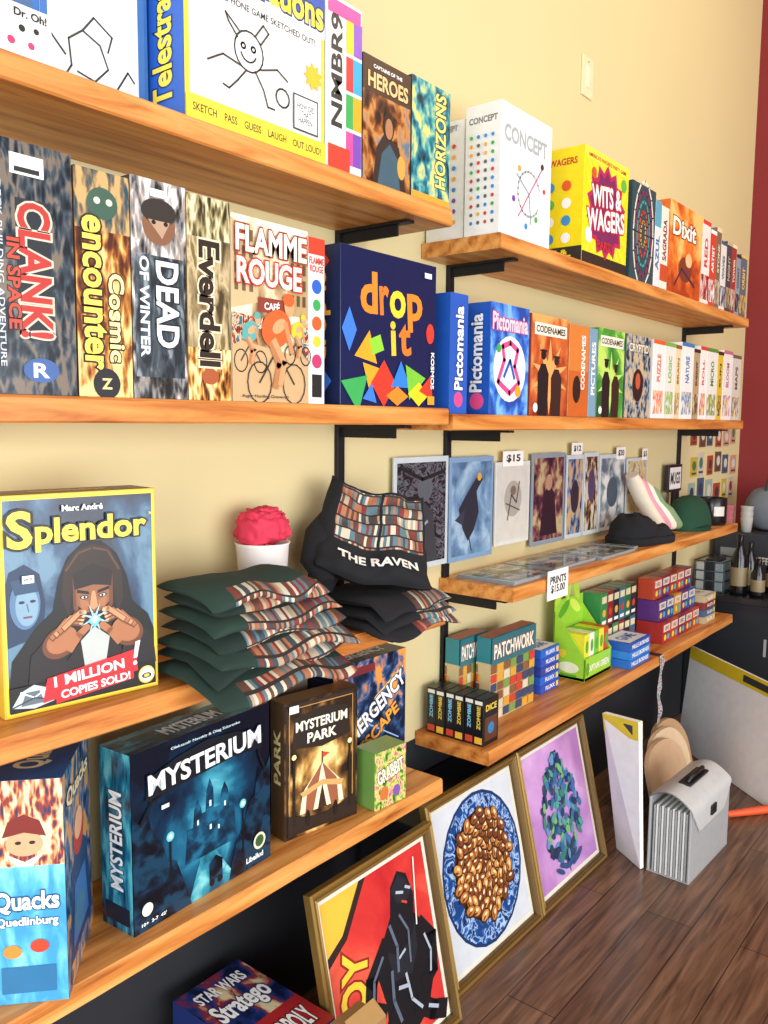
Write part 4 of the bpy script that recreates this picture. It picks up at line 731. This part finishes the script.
lion = [('p', [(.03, .97), (.03, .66), (.2, .74), (.42, .97)], '#e8b23a'), ('p', [(.03, .66), (.2, .74), (.42, .97), (.36, .97), (.17, .77), (.03, .71)], '#2a1a16'), ('t', 'BOY', .19, .46, .42, .22, '#f0c83a', 76, '#8c1f1c'),
        ('p', [(.42, .10), (.44, .30), (.40, .46), (.48, .60), (.58, .70), (.62, .84), (.70, .90), (.78, .86), (.82, .74), (.80, .64), (.90, .54), (.94, .40), (.88, .24), (.80, .12), (.62, .06)], B1),
        ('p', [(.50, .56), (.58, .50), (.72, .52), (.80, .60), (.78, .46), (.70, .36), (.54, .38)], B2), ('p', [(.62, .82), (.66, .74), (.74, .72), (.80, .76), (.76, .84), (.70, .88)], B2),
        ('l', [(.50, .58), (.34, .46), (.30, .34), (.40, .28)], .036, B1), ('l', [(.84, .56), (.93, .46), (.90, .30), (.80, .26)], .034, B1), ('l', [(.50, .22), (.38, .12), (.34, .05)], .04, B1), ('l', [(.72, .18), (.84, .10), (.94, .06)], .04, B1),
        ('l', [(.56, .66), (.60, .54), (.58, .42)], .008, HL), ('l', [(.66, .68), (.72, .58), (.70, .42)], .006, HL), ('l', [(.46, .54), (.36, .46), (.33, .36)], .007, HL), ('l', [(.52, .44), (.50, .30), (.54, .18)], .009, HL), ('l', [(.64, .38), (.66, .24), (.74, .16)], .007, HL2), ('l', [(.86, .50), (.90, .40), (.87, .30)], .006, HL2),
        ('l', [(.66, .80), (.72, .78)], .006, HL2), ('l', [(.75, .80), (.79, .78)], .006, HL2), ('l', [(.70, .74), (.74, .72)], .005, '#c8452e'), ('l', [(.56, .34), (.64, .32)], .008, HL2), ('l', [(.60, .48), (.66, .50)], .006, HL2), ('l', [(.44, .18), (.38, .11)], .008, HL2), ('l', [(.80, .14), (.88, .10)], .008, HL2), ('l', [(.86, .92), (.80, .58)], .004, '#f4e8d8')]
pframe(1.108, -.345, .40, .450, .095, A('redart', [(.3, '#b8262a'), (.6, '#cf3a34'), (.8, '#dc5a44')], 2), lion)
random.seed(11)
beans = [('e', .5, .5, .47, .465, '#10305e'), ('e', .5, .5, .45, .445, A('plate', [(.35, '#16407c'), (.47, '#2f6ab4'), (.56, '#b8d0ea'), (.66, '#1c4a8c'), (.8, '#0f2c58')], 12, dist=1.5)), ('e', .5, .52, .33, .33, '#3c1f0e')]
for i in range(95):
    a = i*2.39996; r = .325*math.sqrt((i+.5)/95); x = .5+r*math.cos(a); y = .52+r*math.sin(a); q = random.uniform(0, 180)
    beans += [('e', x, y, .056, .036, '#44200e', q), ('e', x+.003, y+.004, .046, .028, random.choice(['#b87434', '#8a4c22', '#cf9048', '#7a401a']), q), ('e', x+.010, y+.010, .018, .009, '#f2d8ae', q), ('e', x-.012, y-.008, .022, .006, '#5a2c12', q+20)]
pframe(1.552, -.30, .425, .452, .10, P('#cfd4da', .3), beans)
random.seed(5)
hops = [('l', [(.5, .05), (.48, .3), (.55, .6), (.5, .9)], .006, '#2a4a34')]
for i in range(260):
    t = random.random(); y = .14+.74*t; wd = .33*math.sin(math.pi*min(1, t*.85+.13)); x = .5+random.uniform(-wd, wd); q = random.uniform(20, 160)
    hops.append(('e', x, y, random.uniform(.03, .055), random.uniform(.016, .026), random.choice(['#2f5f8c', '#2f7a6a', '#16305a', '#4a968a', '#5f8ab8', '#1f3a4a', '#6fae6a', '#1c2c50', '#3a6aa0']), q))
for i in range(6): hops.append(('e', .33+.065*i, .10+.02*(i % 2), .02, .06, '#2a4a7a', 60+12*i))
pframe(1.985, -.298, .415, .452, .10, A('lilac', [(.3, '#b07ab8'), (.6, '#c898cc'), (.8, '#d8b4d8')], 2), hops)

# bottom-left stack of boxes on the floor
z = 0.0005
mb = MB()
for k, (h, c, t, tc) in enumerate(((.062, '#2a3a5a', 'RISK', '#e8c84a'), (.058, '#3a6a4a', 'CLUE', WH), (.064, '#8c2a2c', 'STAR WARS', '#f0e04a'), (.056, '#1f2f6a', 'Stratego', '#f0f0f0'))):
    o = .008*(k % 2); X0 = .925; mb.box(X0+o, -.33+o, z, X0+.165+o, -.05, z+h-.001, P(c, .3))
    decals(mb, Fr((X0+o, -.33+o, z), (1, 0, 0), (0, 0, 1), .165, h), [('t', t, .5, .5, .6, .6, tc)])
    z += h
decals(mb, Fr((X0+.008, -.322, z-.001), (1, 0, 0), (0, 1, 0), .165, .27), [('r', 0, 0, 1, 1, A('strat', [(.3, '#0e1838'), (.5, '#1f3474'), (.7, '#8c2a2a'), (.85, '#d8c8a0')], 3, vor=.4)), ('r', .0, 0, 1, .38, '#a8262a'), ('t', 'MONOPOLY', .5, .18, .8, .2, '#ffffff', 0, '#222222'), ('t', 'Stratego', .5, .60, .75, .26, '#ffffff', 0, '#14204a'), ('t', 'STAR WARS', .5, .85, .7, .12, '#f4f4f4', 0)])
mb.build('board_game_stack')
# cardboard carton standing in front
mb = MB(); CB = P('#96703f', .7)
mb.box(1.035, -.43, .0005, 1.115, -.365, .285, CB, .001); mb.add([(1.035, -.43, .285), (1.115, -.43, .285), (1.115, -.40, .305), (1.035, -.40, .305)], [[0, 1, 2, 3]], P('#a8824c', .7)); decals(mb, Fr((1.035, -.43, 0), (1, 0, 0), (0, 0, 1), .08, .285), [('r', .42, 0, .12, 1, '#b89a68')])
mb.build('cardboard_carton')

# easel pads
def pad(b1, b2, t1, t2, name='easel_pad'):
    b1, b2, t1, t2 = map(Vector, (b1, b2, t1, t2)); n = (b2-b1).cross(t1-b1).normalized()*.012; mb = MB()
    def qd(a, b, c, d, m): mb.add([a, b, c, d, a+n, b+n, c+n, d+n], [[0, 1, 2, 3], [7, 6, 5, 4], [0, 4, 5, 1], [1, 5, 6, 2], [2, 6, 7, 3], [3, 7, 4, 0]], m)
    qd(b1, b2, t2, t1, P('#fafafa', .5))
    k = .88; e = n*.12
    for sgn in (-1, 1):
        base = Vector((0, 0, 0)) if sgn < 0 else n
        o = (-e if sgn < 0 else e)+base
        A1 = b1.lerp(t1, k)+o; A2 = b2.lerp(t2, k)+o; A3 = t2+o; A4 = t1+o
        mb.add([A1, A2, A3, A4], [[0, 1, 2, 3]], P('#e8cf2a', .4))
        o2 = o+(o-base)*.5
        lo1, lo2, hi1, hi2 = b1.lerp(t1, k+.03)+o2, b2.lerp(t2, k+.03)+o2, b1.lerp(t1, .97)+o2, b2.lerp(t2, .97)+o2
        mb.add([lo1.lerp(lo2, .15), lo1.lerp(lo2, .4), hi1.lerp(hi2, .4), hi1.lerp(hi2, .15)], [[0, 1, 2, 3]], P('#3a3a3a'))
    mb.build(name)
pad((2.400, -.400, .002), (2.475, -.292, .002), (2.235, -.440, .52), (2.270, -.318, .51))
pad((3.08, -.60, .002), (3.48, -.13, .002), (3.14, -.62, .42), (3.54, -.15, .42))

# rounded wooden boards leaning against each other behind the file
mb = MB()
for k, (cx, cy, cz, r) in enumerate(((2.80, -.345, .128, .165), (2.90, -.315, .133, .17), (3.00, -.285, .133, .16))):
    ring = [(cx+r*math.copysign(abs(math.cos(2*math.pi*q/40))**.8, math.cos(2*math.pi*q/40)), cy+.05*math.sin(2*math.pi*q/40), cz+.128*math.copysign(abs(math.sin(2*math.pi*q/40))**.8, math.sin(2*math.pi*q/40))) for q in range(40)]
    back = [(p[0], p[1]+.014, p[2]) for p in ring]
    c = P(['#c8a580', '#d8bc98', '#b8926c'][k], .5)
    mb.add(ring+back, [list(range(40)), list(range(79, 39, -1))]+[[q, (q+1) % 40, 40+(q+1) % 40, 40+q] for q in range(40)], c)
mb.build('round_wooden_board')

# accordion file with handle
mb = MB(); W, D, H = .33, .13, .225; n = 13
PG = P('#a4a6a6', .45); PL = P('#c4c5c3', .4)
for k in range(n):
    y0 = .012+(D-.024)*k/n
    mb.box(.004, y0, .004, W-.004, y0+(D-.024)/n-.003, H-.014+.004*(k % 2), P('#e4e4e0' if k % 2 else '#a4a6a4', .5), 0)
mb.box(0, 0, 0, W, .008, H, PG, .003); mb.box(0, D-.008, 0, W, D, H+.01, PG, .003); mb.box(0, 0, 0, W, D, .004, PG, 0)
rows = [[(x, D*(1-t), H+.012+.03*math.sin(math.pi*t)-.01*t) for x in (0, W*.5, W)] for t in [q/10 for q in range(11)]]
rows += [[(x, -.004, H-.01-.07*q/4) for x in (.0+.015*q, W*.5, W-.015*q)] for q in range(5)]
mb.grid(rows, PL); mb.grid([[(p[0], p[1]+.002, p[2]-.003) for p in r] for r in rows], PL)
mb.tube([(W*.5-.06, D*.45, H+.03), (W*.5-.055, D*.4, H+.052), (W*.5+.055, D*.4, H+.052), (W*.5+.06, D*.45, H+.03)], .007, P('#1a1a1c', .4)); mb.box(W*.5-.075, D*.3, H+.034, W*.5+.075, D*.6, H+.042, P('#1a1a1c', .4), .002)
mb.box(W*.5-.02, -.010, H-.06, W*.5+.02, -.004, H-.03, P('#1a1a1c'))
mb.build('accordion_file', (2.405, -.545, .001), (0, 0, math.radians(-2)))
# hammer on the floor
mb = MB()
mb.tube([(2.92, -.50, .014), (3.02, -.575, .014), (3.12, -.65, .014)], [.011, .014, .013], P('#e0582a', .5), 12); mb.tube([(2.84, -.44, .014), (2.92, -.50, .014)], .008, P('#8a8c8e', .3, .8))
mb.tube([(2.80, -.475, .016), (2.815, -.455, .016), (2.84, -.43, .016), (2.875, -.395, .014)], [.014, .014, .012, .004], P('#6a6c70', .3, .8))
mb.build('hammer')

# far counter with cups, bottles, containers
CT = .59
mb = MB(); mb.box(3.88, -.78, 0, 4.58, -.003, CT-.03, P('#171b21', .4), .003); mb.box(3.86, -.80, CT-.03, 4.59, -.003, CT, P('#24262a', .22), .003)
decals(mb, Fr((3.88, 0, 0), (0, -1, 0), (0, 0, 1), .78, CT-.03), [('r', .04, .06, .44, .88, '#1d2127'), ('r', .52, .06, .44, .88, '#1d2127'), ('r', .45, .6, .015, .14, '#a0a0a0'), ('r', .535, .6, .015, .14, '#a0a0a0')])
mb.build('counter_cabinet')
z = CT+.001
mb = MB(); WR = P('#3c4044', .3, .6)
for k in range(4): mb.tube([(3.90, -.03, z+.005+.045*k), (3.90, -.16, z+.005+.045*k), (4.12, -.16, z+.005+.045*k), (4.12, -.03, z+.005+.045*k), (3.90, -.03, z+.005+.045*k)], .003, WR, 6)
for y in (-.03, -.075, -.12, -.16): mb.tube([(3.90, y, z), (3.90, y, z+.145)], .003, WR, 6)
for k in range(3): mb.box(3.915, -.152+.042*k, z, 4.10, -.115+.042*k, z+.13+.02*(k % 2), P(['#8a9aa0', '#2a2e34', '#b8c0c0'][k], .2), .004)
mb.build('wire_basket')
mb = MB()
for x, y, h, r in ((3.94, -.215, .27, .036), (4.03, -.235, .23, .034), (3.93, -.30, .17, .03), (4.06, -.33, .20, .03)):
    mb.lathe([(0, 0), (r-.002, 0), (r, .01), (r, h*.6), (.014, h*.8), (.014, h), (0, h)], (x, y, z), P('#101114', .15), 20)
    mb.lathe([(r+.0005, h*.15), (r+.0008, h*.16), (r+.0008, h*.45), (r+.0005, h*.46)], (x, y, z), P('#8a7a5a'), 20)
mb.build('bottle_group')
# carton with a grey cloth bag and a stack of pink cups
mb = MB(); mb.box(4.17, -.33, z, 4.50, -.03, z+.25, P('#2a2d33', .7), .006); decals(mb, Fr((4.17, -.03, z), (0, -1, 0), (0, 0, 1), .30, .25), [('r', .1, .3, .35, .4, '#8a8c8e'), ('t', 'COFFEE', .7, .5, .4, .14, '#c8c4b8')]); mb.build('storage_carton')
mb = MB()
for i, (x, y, c) in enumerate(((4.21, -.075, '#c8707a'), (4.22, -.16, '#c8c4bc'))):
    for q in range(3): mb.lathe([(0, 0), (.022, 0), (.029, .065), (.031, .068), (.026, .065), (0, .05)], (x, y, z+.251+.028*q), P(c, .4), 20)
mb.build('paper_cup_stack')
mb = MB(); rows = []; bx, by, bz = 4.37, -.22, z+.2515
for i in range(17):
    a = math.pi*i/16; rows.append([(bx+.12*math.sin(a)**.7*math.cos(2*math.pi*k/36)*(1+.14*noise.noise(Vector((math.cos(2*math.pi*k/36)*2, i*.3, 1)))), by+.11*math.sin(a)**.7*math.sin(2*math.pi*k/36)*(1+.14*noise.noise(Vector((math.sin(2*math.pi*k/36)*2, i*.3, 4)))), bz+.105*(1-math.cos(a))) for k in range(36)] if 0 < i < 16 else [(bx, by, bz+.105*(1-math.cos(a)))]*36)
mb.grid(rows, P('#71767e', .9), closed_u=True)
mb.tube([(bx-.07, by, bz+.19), (bx-.04, by, bz+.245), (bx+.04, by, bz+.245), (bx+.07, by, bz+.19)], .008, P('#3a3e46', .9), 8)
mb.build('grey_cloth_bag')

# ---------------------------------------------------------------- lights
def area(name, loc, tgt, sx, sy, e, col):
    l = bpy.data.lights.new(name, 'AREA'); l.shape = 'RECTANGLE'; l.size = sx; l.size_y = sy; l.energy = e; l.color = col
    o = bpy.data.objects.new(name, l); bpy.context.collection.objects.link(o); o.location = loc
    o.rotation_euler = (Vector(tgt)-Vector(loc)).to_track_quat('-Z', 'Y').to_euler()
area('shopfront_window_light', (.6, -4.2, 1.15), (1.6, 0, .8), 4.5, 2.0, 195, (.96, .98, 1))
area('left_fill_light', (-1.9, -1.8, 1.3), (2.4, -.4, .4), 1.6, 2.0, 85, (.95, .98, 1))  # added fill from the left, brightens left-facing surfaces such as the pads; no window there
area('warm_upper_fill_light', (3.0, -2.0, 3.6), (3.0, -.05, 2.3), 2.2, .8, 34, (1, .78, .5))  # added warm fill, tints the upper wall in place of bounced light; no fixture
w = bpy.data.worlds.new('World'); S.world = w; w.use_nodes = True
bg = w.node_tree.nodes['Background']; bg.inputs[0].default_value = (.97, .97, 1, 1); bg.inputs[1].default_value = .50

# ---------------------------------------------------------------- camera
cam = bpy.data.cameras.new('camera'); co = bpy.data.objects.new('camera', cam); bpy.context.collection.objects.link(co)
a, b, c = map(math.radians, (38.5937, 6.0862, .5075))
fw = Vector((math.cos(a)*math.cos(b), math.sin(a)*math.cos(b), -math.sin(b))); r = Vector((math.sin(a), -math.cos(a), 0)); up = r.cross(fw)
r2 = r*math.cos(c)+up*math.sin(c); u2 = -r*math.sin(c)+up*math.cos(c)
mt = Matrix((r2, u2, -fw)).transposed().to_4x4(); mt.translation = Vector((0, -1.3045, 1.35)); co.matrix_world = mt
cam.sensor_fit = 'VERTICAL'; cam.sensor_height = 36; cam.lens = 842.775*36/1024; cam.clip_start = .02
S.camera = co
